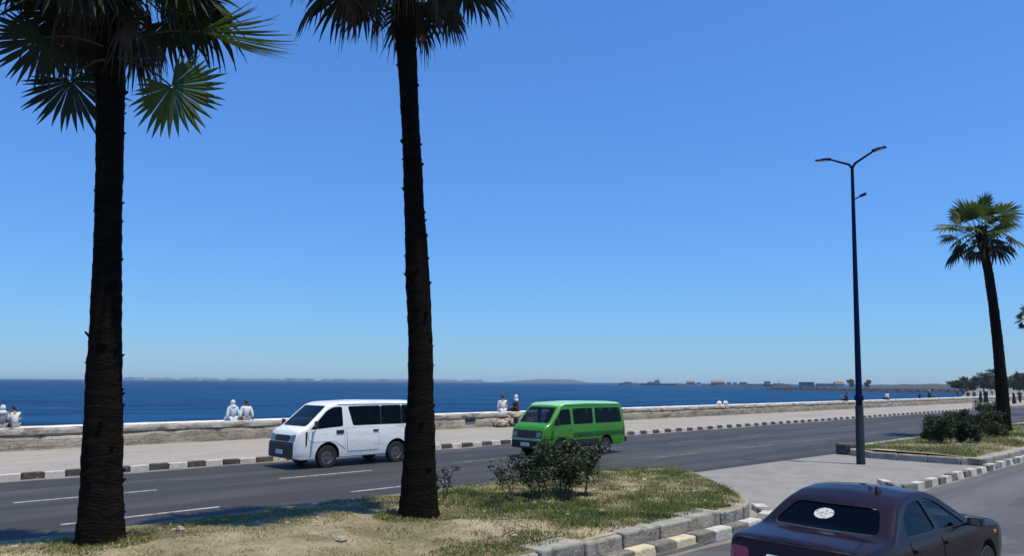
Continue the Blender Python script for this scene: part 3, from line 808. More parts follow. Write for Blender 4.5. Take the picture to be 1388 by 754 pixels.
# ------------------------------------------------------------------ vehicles
def smooth_interp(x, xp, fp, w=.05):
    return float(np.mean([np.interp(x + d, xp, fp) for d in np.linspace(-w, w, 9)]))
class Shell:
    def __init__(s, top, bot, wid, prof, rc=.06, camber=.03, sm=.06, front_round=None):
        s.top, s.bot, s.wid, s.prof, s.rc, s.camber, s.sm = top, bot, wid, prof, rc, camber, sm
        s.x0, s.x1 = top[0][0], top[-1][0]
    def T(s, x): return smooth_interp(min(max(x, s.x0), s.x1), [p[0] for p in s.top], [p[1] for p in s.top], s.sm)
    def B(s, x): return smooth_interp(x, [p[0] for p in s.bot], [p[1] for p in s.bot], .03)
    def hw(s, x, z): return smooth_interp(x, [p[0] for p in s.wid], [p[1] for p in s.wid], .04) * smooth_interp(z, [p[0] for p in s.prof], [p[1] for p in s.prof], .05)
    def loft(s, off=0.0, xr=None, floor=None, nx=90, nz=16):
        x0, x1 = xr if xr else (s.x0, s.x1)
        xs = sorted(set([round(x, 4) for x in np.linspace(x0, x1, nx)] + ([round(x0 + .012, 4), round(x1 - .012, 4)] if not xr else [])))
        V = []; NR = None
        for x in xs:
            t = s.T(x) - off; b = (floor if floor is not None else s.B(x)); rc = min(s.rc, (t - b) * .3)
            if t < b + .03: t = b + .03; rc = .008
            half = [(max(s.hw(x, b) - off - .05, .02), b)]
            for j in range(nz + 1):
                z = b + .03 * (1 - j / nz) + (t - rc - b - 0) * j / nz
                half.append((s.hw(x, z) - off, z))
            ye = s.hw(x, t - rc) - off
            for k in range(1, 5):
                ph = R(90) * k / 4; half.append((ye - rc * (1 - math.cos(ph)), t - rc + rc * math.sin(ph)))
            yt = ye - rc
            for k in range(1, 6):
                y = yt * (1 - k / 6); half.append((y, t + s.camber * (1 - (y / yt) ** 2)))
            ring = half + [(0, t + s.camber)] + [(-y, z) for y, z in half[::-1]]
            NR = len(ring); V += [(x, y, z) for y, z in ring]
        n = len(xs)
        Fc = [(i * NR + j, (i + 1) * NR + j, (i + 1) * NR + (j + 1) % NR, i * NR + (j + 1) % NR) for i in range(n - 1) for j in range(NR)]
        Fc.append(tuple(range(NR))); Fc.append(tuple((n - 1) * NR + j for j in range(NR))[::-1])
        mb = MB(); mb.add(V, Fc, 0); return mb

def fix_normals(me):
    bm = bmesh.new(); bm.from_mesh(me); bmesh.ops.recalc_face_normals(bm, faces=bm.faces); bm.to_mesh(me); bm.free()
def rounded(poly, r=.06, n=5):
    P = [Vector(p) for p in poly]; out = []
    for i in range(len(P)):
        a, b, c = P[i - 1], P[i], P[(i + 1) % len(P)]
        la, lc = (a - b).length, (c - b).length; k = min(r, la * .45, lc * .45)
        p0 = b + (a - b).normalized() * k; p2 = b + (c - b).normalized() * k
        for j in range(n + 1):
            t = j / n; out.append(p0 * (1 - t) ** 2 + b * 2 * t * (1 - t) + p2 * t * t)
    return out
def resample(poly, step=.06):
    out = []
    for i in range(len(poly)):
        a, b = poly[i], poly[(i + 1) % len(poly)]; k = max(1, int((b - a).length / step))
        for j in range(k): out.append(a.lerp(b, j / k))
    return out
def prism(mb, poly, axis, a, b, mi=1):
    n = len(poly)
    f = (lambda p, d: (p.x, d, p.y)) if axis == 'Y' else (lambda p, d: (d, p.x, p.y))
    mb.add([f(p, a) for p in poly] + [f(p, b) for p in poly], [tuple(range(n)), tuple(range(n, 2 * n))[::-1]] + [(i, i + n, (i + 1) % n + n, (i + 1) % n) for i in range(n)], mi)
def boolean(o, cut_mb, op='DIFFERENCE'):
    me = cut_mb.mesh('cutter', ['car_interior', 'car_interior']); fix_normals(me)
    c = bpy.data.objects.new('cutter', me); COL.objects.link(c); c.parent = o.parent
    md = o.modifiers.new('b', 'BOOLEAN'); md.operation = op; md.object = c; md.solver = 'EXACT'; md.use_self = False
    dg = bpy.context.evaluated_depsgraph_get(); dg.update()
    new = bpy.data.meshes.new_from_object(o.evaluated_get(dg))
    o.modifiers.clear(); old = o.data; o.data = new
    bpy.data.objects.remove(c); bpy.data.meshes.remove(old); bpy.data.meshes.remove(me)
def panel(bvh, poly, axis, sgn, off, rings=(1, .97, .75, .5, .25), thick=.012, ctr=None):
    """a sheet that follows the shell: poly in (x,z) seen from the side, or (y,z) from an end"""
    P = resample(poly); n = len(P); cx = ctr or sum(P, Vector((0, 0))) / n
    def hit(p):
        if axis == 'Y': o, d = Vector((p.x, 3 * sgn, p.y)), Vector((0, -sgn, 0))
        elif axis == 'X': o, d = Vector((4 * sgn, p.x, p.y)), Vector((-sgn, 0, 0))
        else: o, d = Vector((p.x, p.y, 4)), Vector((0, 0, -1))
        h = bvh.ray_cast(o, d)
        if h[0] is None: return None
        nn = h[1] if h[1].dot(d) < 0 else -h[1]
        return h[0] + nn * off, nn
    V = []; ok = True; last = None
    for r in rings:
        for p in P:
            h = hit(cx + (p - cx) * r) or last
            if h is None: h = (Vector((0, 0, 0)), Vector((0, 0, 1)))
            last = h; V.append(h[0])
    h = hit(cx) or last; V.append(h[0])
    Fc = []; k = len(rings)
    for i in range(k - 1):
        for j in range(n): Fc.append((i * n + j, i * n + (j + 1) % n, (i + 1) * n + (j + 1) % n, (i + 1) * n + j))
    for j in range(n): Fc.append(((k - 1) * n + j, (k - 1) * n + (j + 1) % n, k * n))
    if thick:
        o = len(V)
        for j in range(n):
            h = hit(P[j]); V.append(Vector(V[j]) - (h[1] if h else Vector((0, 0, 1))) * thick)
        for j in range(n): Fc.append((j, o + j, o + (j + 1) % n, (j + 1) % n))
    mb = MB(); mb.add(V, Fc); return mb

def pbuild(mb, name, mats, parent, smooth=40):
    o = mb.build(name, mats, parent); fix_normals(o.data)
    o.data.polygons.foreach_set('use_smooth', [True] * len(o.data.polygons)); o.data.set_sharp_from_angle(angle=R(smooth)); return o

def wheels(root, axles, half, r, w=.19, rim_mat='rim_steel'):
    for x in axles:
        for sgn in (1, -1):
            y = sgn * (half - w / 2)
            mb = MB(); mb.lathe([(-w * .1, r * .55), (-w * .1, r * .60), (-w / 2, r * .64), (-w / 2, r * .93), (-w * .36, r), (w * .36, r), (w / 2, r * .93), (w / 2, r * .64), (w * .1, r * .60), (w * .1, r * .55)], 28, 'Y')
            tyre = mb.build('wheel', ['rubber'], root, smooth=40, loc=(x, y, r))
            mb = MB(); e = sgn
            mb.lathe([(e * (w * .10), r * .10), (e * w * .30, r * .13), (e * w * .30, r * .22), (e * w * .18, r * .27), (e * w * .22, r * .5), (e * w * .47, r * .58), (e * w * .5, r * .66), (e * w * .40, r * .66)], 28, 'Y', mi=0)
            for k in range(6):
                an = k * math.pi / 3
                mb.lathe([(e * w * .19, r * .055), (e * w * .235, r * .055)], 8, 'Y', c=(r * .38 * math.cos(an), 0, r * .38 * math.sin(an)), mi=1)
            o = mb.build('rim', [rim_mat, 'grille_black'], tyre, smooth=35); fix_normals(o.data)

def seats(root, rows, floor, mat='seat_cloth', head=True):
    for x, ys in rows:
        for y in ys:
            mb = MB()
            mb.box(x - .22, x + .26, y - .22, y + .22, floor + .18, floor + .36)
            mb.obox((x - .28, y, floor + .62), (.06, 0, 0), (0, .21, 0), (-.08, 0, .30))
            if head: mb.obox((x - .37, y, floor + 1.0), (.045, 0, 0), (0, .12, 0), (-.015, 0, .085))
            bevel(mb.build('seat', [mat], root), .04)

# ---- white minibus
def van(root, sh, paint, wb, r_wheel, half, side_wins, ws, rw, arch_r, floor, cab, glass, axles, gl={}):
    full = sh.loft(); me0 = full.mesh('shell', ['car_interior']); fix_normals(me0)
    bm = bmesh.new(); bm.from_mesh(me0); bvh = BVHTree.FromBMesh(bm); bm.free()
    o = link('body', full.mesh('body', [paint, 'car_interior']), root); fix_normals(o.data)
    cav = sh.loft(off=.055, xr=cab, floor=floor, nx=50)
    cav.m = [1] * len(cav.f); boolean(o, cav)
    cut = MB()
    for poly in side_wins: prism(cut, rounded(poly, .07), 'Y', -1.6, 1.6)
    boolean(o, cut)
    cut = MB()
    if ws: prism(cut, rounded(ws[0], .08), 'X', ws[1], 3.2)
    if rw: prism(cut, rounded(rw[0], .08), 'X', -3.2, rw[1])
    if cut.f: boolean(o, cut)
    cut = MB()
    for x in axles:
        for sgn in (1, -1):
            cut.lathe([(-.17, arch_r), (.17, arch_r)], 32, 'Y', c=(x, sgn * (half - .09), r_wheel + .02), mi=1)
    boolean(o, cut)
    o.data.polygons.foreach_set('use_smooth', [True] * len(o.data.polygons)); o.data.set_sharp_from_angle(angle=R(32))
    for iw, poly in enumerate(side_wins):
        for sgn in (1, -1):
            pbuild(panel(bvh, rounded(poly, .07), 'Y', sgn, -.012, thick=0), 'side_window', [gl.get(iw, glass)], root)
    if ws: pbuild(panel(bvh, rounded(ws[0], .08), 'X', 1, -.012, thick=0), 'windscreen', [ws[2]], root)
    if rw: pbuild(panel(bvh, rounded(rw[0], .08), 'X', -1, -.012, thick=0), 'rear_window', [rw[2]], root)
    return o, bvh
def door(root, bvh, poly, sgn, paint, hx, hz, name='door', handle='black_plastic', axis='Y', hh=(.09, .022)):
    cx = sum((Vector(p) for p in poly), Vector((0, 0))) / len(poly)
    P = rounded(poly, .05)
    out = [cx + (p - cx) * 1 + (p - cx).normalized() * .012 for p in P]
    mb = panel(bvh, out, axis, sgn, .002, thick=.004)
    k = len(mb.f); m2 = panel(bvh, P, axis, sgn, .007, thick=.005)
    mb.add(m2.v, m2.f, 1)
    d = pbuild(mb, name, ['grille_black', paint], root)
    if hx is not None:
        h = bvh.ray_cast(Vector((hx, 3 * sgn, hz)), Vector((0, -sgn, 0)))
        mb = MB(); mb.box(-hh[0], hh[0], -.012, .03, -hh[1], hh[1])
        o = bevel(mb.build('handle', [handle], d), .01); o.location = h[0]; o.rotation_euler = (0, 0, 0 if sgn > 0 else math.pi)
    return d
def rounded2(poly, r): return rounded(poly, r)

wroot = thing('minibus', 'white minibus with dark windows driving behind the slender palm trunk', 'minibus', W(14.2, 21.55, 0), R(225))
shW = Shell(top=[(-2.36, 1.15), (-2.33, 1.55), (-2.24, 1.86), (-2.05, 1.955), (0, 1.985), (1.05, 1.95), (1.28, 1.88), (2.02, 1.24), (2.26, 1.14), (2.38, 1.00), (2.43, .60)],
            bot=[(-2.36, .40), (-2.2, .30), (2.2, .26), (2.43, .32)],
            wid=[(-2.36, .74), (-2.25, .81), (-2.0, .845), (1.6, .845), (2.10, .835), (2.30, .805), (2.39, .765), (2.43, .71)],
            prof=[(.2, .94), (.45, .985), (.75, 1.0), (1.05, .985), (1.5, .93), (1.95, .86)], rc=.09, camber=.03)
wins = [[(.80, 1.22), (1.94, 1.15), (1.38, 1.70), (1.12, 1.815), (.83, 1.825)],
        [(-.60, 1.23), (.44, 1.23), (.62, 1.83), (-.60, 1.84)], [(-1.42, 1.23), (-.625, 1.23), (-.625, 1.84), (-1.42, 1.845)], [(-2.14, 1.23), (-1.445, 1.23), (-1.445, 1.845), (-2.08, 1.835)]]
ws = [[(-.68, 1.25), (.68, 1.25), (.61, 1.85), (-.61, 1.85)], 1.15, 'windscreen_glass']
rw = [[(-.62, 1.15), (.62, 1.15), (.56, 1.75), (-.56, 1.75)], -2.0, 'glass_black']
wb_, bvhW = van(wroot, shW, 'white_paint', 2.57, .335, .83, wins, ws, rw, .42, .55, (-2.28, 1.72), 'glass_black', (1.33, -1.24))
wheels(wroot, (1.33, -1.24), .83, .335)
seats(wroot, [(.85, (-.38, .38)), (-.1, (-.45, .1)), (-.95, (-.45, .1)), (-1.75, (-.45, .1, .5))], .55)
for s in (1, -1):
    door(wroot, bvhW, [(.72, .52), (.78, 1.16), (1.98, 1.09), (2.0, .84), (1.80, .79), (.95, .79)], s, 'white_paint', .92, 1.06, hh=(.13, .055))
    pbuild(panel(bvhW, rounded([(2.10, 1.08), (2.03, 1.11), (2.05, .70), (2.09, .68)], .02), 'Y', s, .010), 'door_trim', ['black_plastic'], wroot)
    pbuild(panel(bvhW, rounded([(-2.30, .55), (-2.18, .55), (-2.16, 1.0), (-2.28, 1.0)], .03), 'Y', s, .008), 'tail_lamp', ['tail_lamp_red'], wroot)
    m = MB(); h = bvhW.ray_cast(Vector((1.74, 3 * s, 1.22)), Vector((0, -s, 0)))[0]
    m.tube([h, h + Vector((.08, .10 * s, .02))], .02, 8); m.obox(h + Vector((.10, .17 * s, .09)), (.03, 0, 0), (0, .07, 0), (0, 0, .10))
    bevel(m.build('wing_mirror', ['black_plastic'], wroot), .02)
    pbuild(panel(bvhW, rounded([(s * .45, .82), (s * .72, .82), (s * .71, 1.03), (s * .46, .98)], .04), 'X', 1, .012, thick=.03), 'headlight', ['headlamp_dull'], wroot)
for s in (1, -1):
    pbuild(panel(bvhW, [Vector(p) for p in ((-2.16, 1.865), (.98, 1.875), (.98, 1.89), (-2.16, 1.88))], 'Y', s, .006, thick=.006), 'rain_gutter', ['rubber'], wroot)
    for x in (-.612, -1.432):
        pbuild(panel(bvhW, [Vector(p) for p in ((x - .03, 1.23), (x + .03, 1.23), (x + .03, 1.81), (x - .03, 1.81))], 'Y', s, .003, thick=.003), 'window_pillar', ['grille_black'], wroot)
door(wroot, bvhW, [(-.52, .46), (.62, .46), (.68, 1.16), (-.52, 1.16)], 1, 'white_paint', -.40, 1.06, name='sliding_door', hh=(.1, .03))
door(wroot, bvhW, [(-.52, .46), (.62, .46), (.68, 1.16), (-.52, 1.16)], -1, 'white_paint', -.40, 1.06, name='sliding_door', hh=(.1, .03))
pbuild(panel(bvhW, rounded([(-.42, .81), (.42, .81), (.44, .99), (-.44, .99)], .03), 'X', 1, .012, thick=.03), 'grille', ['grille_black'], wroot)
pbuild(panel(bvhW, rounded([(-.70, .33), (.70, .33), (.70, .79), (-.70, .79)], .05), 'X', 1, .03, thick=.06), 'front_bumper', ['black_plastic'], wroot)  # tall black bumper, its size and colour also carry the shade of the front
mb = MB(); mb.box(-.04, .04, -.77, .77, .34, .58); bevel(mb.build('rear_bumper', ['black_plastic'], wroot, loc=(-2.38, 0, 0)), .03)
mb = MB(); mb.box(-.006, .006, -.2, .2, -.06, .06); mb.build('licence_plate', ['plate_white'], wroot, loc=(2.49, 0, .50))
for s in (-.3, .25):
    m = MB(); p0 = bvhW.ray_cast(Vector((4, s, 1.26)), Vector((-1, 0, 0)))[0]; p1 = bvhW.ray_cast(Vector((4, s + .32, 1.42)), Vector((-1, 0, 0)))[0]
    m.tube([p0 + Vector((.02, 0, .02)), p1 + Vector((.015, 0, .015))], .009, 5); m.build('wiper', ['black_plastic'], wroot)

# ---- green minibus
groot = thing('minibus', 'old green minibus with pale green roof driving past behind the shrub', 'minibus', W(21.85, 18.80, 0), R(225))
shG = Shell(top=[(-2.34, 1.0), (-2.30, 1.25), (-2.16, 1.78), (-2.02, 1.88), (0, 1.915), (1.15, 1.885), (1.36, 1.80), (1.92, 1.20), (2.18, 1.07), (2.27, .85), (2.31, .55)],
            bot=[(-2.34, .46), (-2.2, .34), (2.2, .32), (2.31, .36)],
            wid=[(-2.34, .76), (-2.25, .81), (-2.0, .84), (1.7, .84), (2.05, .81), (2.2, .76), (2.31, .69)],
            prof=[(.2, .95), (.45, .985), (.78, 1.0), (1.05, .985), (1.5, .94), (1.9, .875)], rc=.085, camber=.03)
wins = [[(.86, 1.14), (1.80, 1.12), (1.36, 1.66), (.90, 1.68)], [(-.36, 1.14), (.72, 1.14), (.75, 1.69), (-.36, 1.70)], [(-2.10, 1.15), (-.50, 1.14), (-.50, 1.70), (-1.98, 1.69)]]
ws = [[(-.69, 1.21), (.69, 1.21), (.62, 1.74), (-.62, 1.74)], 1.15, 'windscreen_glass']
rw = [[(-.62, 1.2), (.62, 1.2), (.56, 1.68), (-.56, 1.68)], -2.0, 'glass_dark']
gb_, bvhG = van(groot, shG, 'green_paint', 2.3, .31, .82, wins, ws, rw, .385, .58, (-2.26, 1.6), 'glass_dark', (1.42, -1.12))
wheels(groot, (1.42, -1.12), .82, .31)
seats(groot, [(.95, (-.38, .38)), (.0, (-.45, .1)), (-.85, (-.45, .1)), (-1.65, (-.45, .1, .5))], .58, 'seat_cloth')
gb_.data.materials.append(MATS['pale_green'])
for p in gb_.data.polygons:
    if p.center.z > 1.80 and p.material_index == 0 and p.normal.z > .3 and abs(p.center.x - 0) < 2.3: p.material_index = 2  # upward faces of the roof take the paler green
for s in (1, -1):
    door(groot, bvhG, [(.80, .5), (.82, 1.08), (1.86, 1.07), (1.9, .8), (1.84, .74), (1.0, .72)], s, 'green_paint', .92, 1.0, handle='chrome', hh=(.08, .018))
    pbuild(panel(bvhG, [Vector(p) for p in ((-2.08, 1.775), (1.2, 1.785), (1.2, 1.80), (-2.08, 1.79))], 'Y', s, .007, thick=.007), 'rain_gutter', ['dark_green'], groot)
    pbuild(panel(bvhG, rounded([(-2.28, .72), (-.40, .72), (-.40, .86), (-2.28, .84)], .03), 'Y', s, .011), 'side_band', ['dark_green'], groot)  # darker green band across the lower half of the side
    pbuild(panel(bvhG, rounded([(-.34, .72), (.76, .72), (.76, .86), (-.34, .86)], .03), 'Y', s, .012), 'side_band', ['dark_green'], groot)
    pbuild(panel(bvhG, rounded([(-.70, .34), (.98, .34), (.98, .60), (-.70, .60)], .03), 'Y', s, .013), 'lower_side_panel', ['black_plastic'], groot)  # dark panel along the bottom of the side
    pbuild(panel(bvhG, rounded([(s * .46, .73), (s * .66, .73), (s * .66, .90), (s * .46, .90)], .03), 'X', 1, .018, thick=.03), 'headlight', ['headlamp_dull'], groot)
    m = MB(); h = bvhG.ray_cast(Vector((1.70, 3 * s, 1.16)), Vector((0, -s, 0)))[0]
    m.tube([h, h + Vector((.10, .12 * s, .03))], .016, 8); m.obox(h + Vector((.12, .19 * s, .08)), (.03, 0, 0), (0, .075, 0), (0, 0, .11))
    bevel(m.build('wing_mirror', ['black_plastic'], groot), .02)
    pbuild(panel(bvhG, rounded([(-2.29, .66), (-2.20, .66), (-2.18, 1.0), (-2.27, 1.0)], .02), 'Y', s, .012), 'tail_lamp', ['tail_lamp_red'], groot)
door(groot, bvhG, [(-.40, .54), (.74, .54), (.74, 1.08), (-.40, 1.08)], -1, 'green_paint', .62, 1.0, name='sliding_door', handle='chrome', hh=(.08, .018))
pbuild(panel(bvhG, rounded([(-.70, .68), (.70, .68), (.70, .95), (-.70, .95)], .03), 'X', 1, .009, thick=.02), 'grille', ['grille_black'], groot)
pbuild(panel(bvhG, rounded([(-.66, .36), (.66, .36), (.66, .60), (-.66, .60)], .04), 'X', 1, .035, thick=.07), 'front_bumper', ['black_plastic'], groot)
pbuild(panel(bvhG, rounded([(-.68, .615), (.68, .615), (.68, .68), (-.68, .68)], .02), 'X', 1, .03, thick=.05), 'bumper_strip', ['pale_green'], groot)
mb = MB(); mb.box(-.05, .05, -.8, .8, .40, .60); bevel(mb.build('rear_bumper', ['black_plastic'], groot, loc=(-2.37, 0, 0)), .03)
mb = MB(); mb.box(-.006, .006, -.2, .2, -.06, .06); mb.build('licence_plate', ['plate_white'], groot, loc=(2.37, 0, .48))

# ---- dark saloon in the near lane
croot = thing('parked_car', 'dark maroon saloon car with a round white sticker on its rear window', 'car', W(10.12, 3.77, 0), R(41.5))
croot.name = 'saloon_car'
shC = Shell(top=[(-2.08, .60), (-2.05, .83), (-1.97, .92), (-1.40, .965), (-1.28, .985), (-.85, 1.25), (-.6, 1.33), (-.25, 1.365), (.1, 1.35), (.28, 1.305), (.98, .95), (1.12, .925), (1.85, .865), (2.16, .775), (2.32, .62), (2.36, .46)],
            bot=[(-2.08, .40), (-1.95, .27), (2.1, .22), (2.36, .30)],
            wid=[(-2.08, .66), (-2.0, .75), (-1.85, .81), (-1.3, .84), (1.1, .84), (1.85, .825), (2.16, .76), (2.29, .67), (2.36, .55)],
            prof=[(.2, .93), (.45, .99), (.70, 1.0), (.85, .975), (.92, .945), (1.12, .84), (1.33, .715), (1.5, .66)], rc=.07, camber=.03, sm=.06)
wins = [[(-.93, .965), (-.12, .95), (-.19, 1.285), (-.5, 1.27), (-.80, 1.15)], [(-.02, .95), (.78, .93), (.22, 1.23), (-.02, 1.29), (-.11, 1.295)]]
wsc = [[(-.62, .98), (.62, .98), (.52, 1.27), (-.52, 1.27)], .1, 'glass_clear']
rwc = [[(-.62, 1.0), (.62, 1.0), (.49, 1.23), (-.49, 1.23)], -.6, 'glass_black']
full = shC
cb_, bvhC = van(croot, shC, 'maroon_paint', 2.6, .30, .82, wins, wsc, rwc, .36, .42, (-1.22, .98), 'glass_clear', (1.38, -1.22), {0: 'glass_dark'})
wheels(croot, (1.38, -1.22), .82, .30, rim_mat='rim_steel')
seats(croot, [(.18, (-.36, .36)), (-.50, (-.40, .0, .40))], .13)
mb = MB(); mb.obox((.78, 0, .80), (.18, 0, -.04), (0, .70, 0), (0, 0, .10)); bevel(mb.build('dashboard', ['car_interior'], croot), .05)
mb = MB()
pts = []; ctr = Vector((.52, .36, .86)); ax = Vector((-.9, 0, .42)).normalized(); s1 = Vector((0, 1, 0)); s2 = ax.cross(s1)
mb.tube([ctr + (s1 * math.cos(a) + s2 * math.sin(a)) * .18 for a in np.linspace(0, 2 * math.pi, 25)], .016, 6)
mb.obox(ctr, s1 * .17, s2 * .03, ax * .01)
mb.build('steering_wheel', ['black_plastic'], croot, smooth=50)
mb = MB(); mb.ell((-.66, -.56, 1.0), (.10, .04, .10), 9, 7, jit=.12, rng=random.Random(2)); mb.build('headrest_cover', ['pale_cloth'], croot, smooth=60)
mb = MB(); mb.ell((.56, .1, .945), (.16, .26, .055), 9, 7, jit=.15, rng=random.Random(3)); mb.build('dashboard_cloth', ['pale_cloth'], croot, smooth=60)
# round sticker on the glass
st = [Vector((.08 + .118 * math.cos(a), 1.14 + .05 * math.sin(a))) for a in np.linspace(0, 2 * math.pi, 28, endpoint=False)]
pbuild(panel(bvhC, st, 'X', -1, -.006, thick=0), 'round_sticker', ['sticker'], croot)
mb = MB(); z = shC.T(-.62)
mb.add([(-.15, -.022, 0), (.11, -.022, -.0), (.10, 0, 0), (.11, .022, 0), (-.15, .022, 0), (-.17, .006, .095), (-.17, -.006, .095), (-.09, .006, .10), (-.09, -.006, .10)],
       [(0, 1, 8, 6), (1, 2, 8), (2, 7, 8), (2, 3, 7), (3, 4, 5, 7), (4, 0, 6, 5), (5, 6, 8, 7)])
_fin = mb.build('roof_aerial', ['black_plastic'], croot, loc=(-.45, -.30, shC.T(-.45) + .008)); _fin.scale = (.62, .8, .8)
for s in (1, -1):
    door(croot, bvhC, [(-.88, .62), (-.92, .91), (-.10, .90), (-.10, .36), (-.70, .36)], s, 'maroon_paint', -.78, .82, handle='maroon_paint', hh=(.09, .02), name='rear_door')
    door(croot, bvhC, [(-.06, .36), (-.06, .90), (.82, .88), (.90, .60), (.88, .36)], s, 'maroon_paint', .08, .81, handle='maroon_paint', hh=(.09, .02), name='front_door')
    h = bvhC.ray_cast(Vector((.68, 3 * s, .94)), Vector((0, -s, 0)))[0]
    m = MB(); m.tube([h + Vector((0, -.02 * s, -.02)), h + Vector((0, .09 * s, .02))], .022, 8); m.obox(h + Vector((.01, .15 * s, .04)), (.05, 0, 0), (.02, .075 * s, 0), (0, 0, .05))
    mo = bevel(m.build('wing_mirror', ['black_plastic'], croot), .03, 3)
    m = MB(); m.obox(h + Vector((-.046, .15 * s, .04)), (.004, 0, 0), (.0, .06 * s, 0), (0, 0, .037)); m.build('mirror_glass', ['chrome'], mo)
    pbuild(panel(bvhC, rounded([(s * .44, .66), (s * .70, .65), (s * .70, .82), (s * .48, .81)], .04), 'X', -1, .008, thick=.02), 'tail_lamp', ['tail_lamp_red'], croot)
    pbuild(panel(bvhC, rounded([(s * .34, .57), (s * .60, .58), (s * .62, .68), (s * .38, .67)], .04), 'X', 1, .008, thick=.02), 'headlight', ['headlamp_lens'], croot)
    pbuild(panel(bvhC, rounded([(1.64, .72), (1.72, .72), (1.72, .76), (1.64, .76)], .015), 'Y', s, .008, thick=.01), 'side_indicator', ['indicator_orange'], croot)
door(croot, bvhC, [(-.60, .66), (.60, .66), (.62, .86), (-.62, .86)], -1, 'maroon_paint', None, 0, name='boot_lid', axis='X')
pbuild(panel(bvhC, [Vector(p) for p in ((-.62, .905), (.62, .905), (.62, .915), (-.62, .915))], 'X', -1, .003, thick=.004), 'boot_seal', ['rubber'], croot)
pbuild(panel(bvhC, rounded([(-.25, .68), (.25, .68), (.25, .78), (-.25, .78)], .02), 'X', -1, .018, thick=.01), 'licence_plate', ['plate_white'], croot)
pbuild(panel(bvhC, rounded([(-.3, .48), (.3, .48), (.36, .66), (-.36, .66)], .03), 'X', 1, .008, thick=.02), 'grille', ['grille_black'], croot)

# ------------------------------------------------------------------ people
def skin_obj(joints, edges, name, mats, parent, root=0, sub=2, smooth=True):
    me = bpy.data.meshes.new(name)
    me.from_pydata([j[0] for j in joints], edges, [])
    o = bpy.data.objects.new(name, me); COL.objects.link(o)
    o.modifiers.new('skin', 'SKIN').use_smooth_shade = True
    for i, j in enumerate(joints):
        sv = me.skin_vertices[0].data[i]; r = j[1]
        sv.radius = r if isinstance(r, tuple) else (r, r); sv.use_root = (i == root)
    sd = o.modifiers.new('sub', 'SUBSURF'); sd.levels = sd.render_levels = sub
    dg = bpy.context.evaluated_depsgraph_get(); dg.update()
    new = bpy.data.meshes.new_from_object(o.evaluated_get(dg))
    o.modifiers.clear(); o.data = new; bpy.data.meshes.remove(me)
    new.name = name; new.materials.clear()
    for m in mats: new.materials.append(MATS[m])
    new.polygons.foreach_set('use_smooth', [True] * len(new.polygons))
    o.parent = parent
    return o
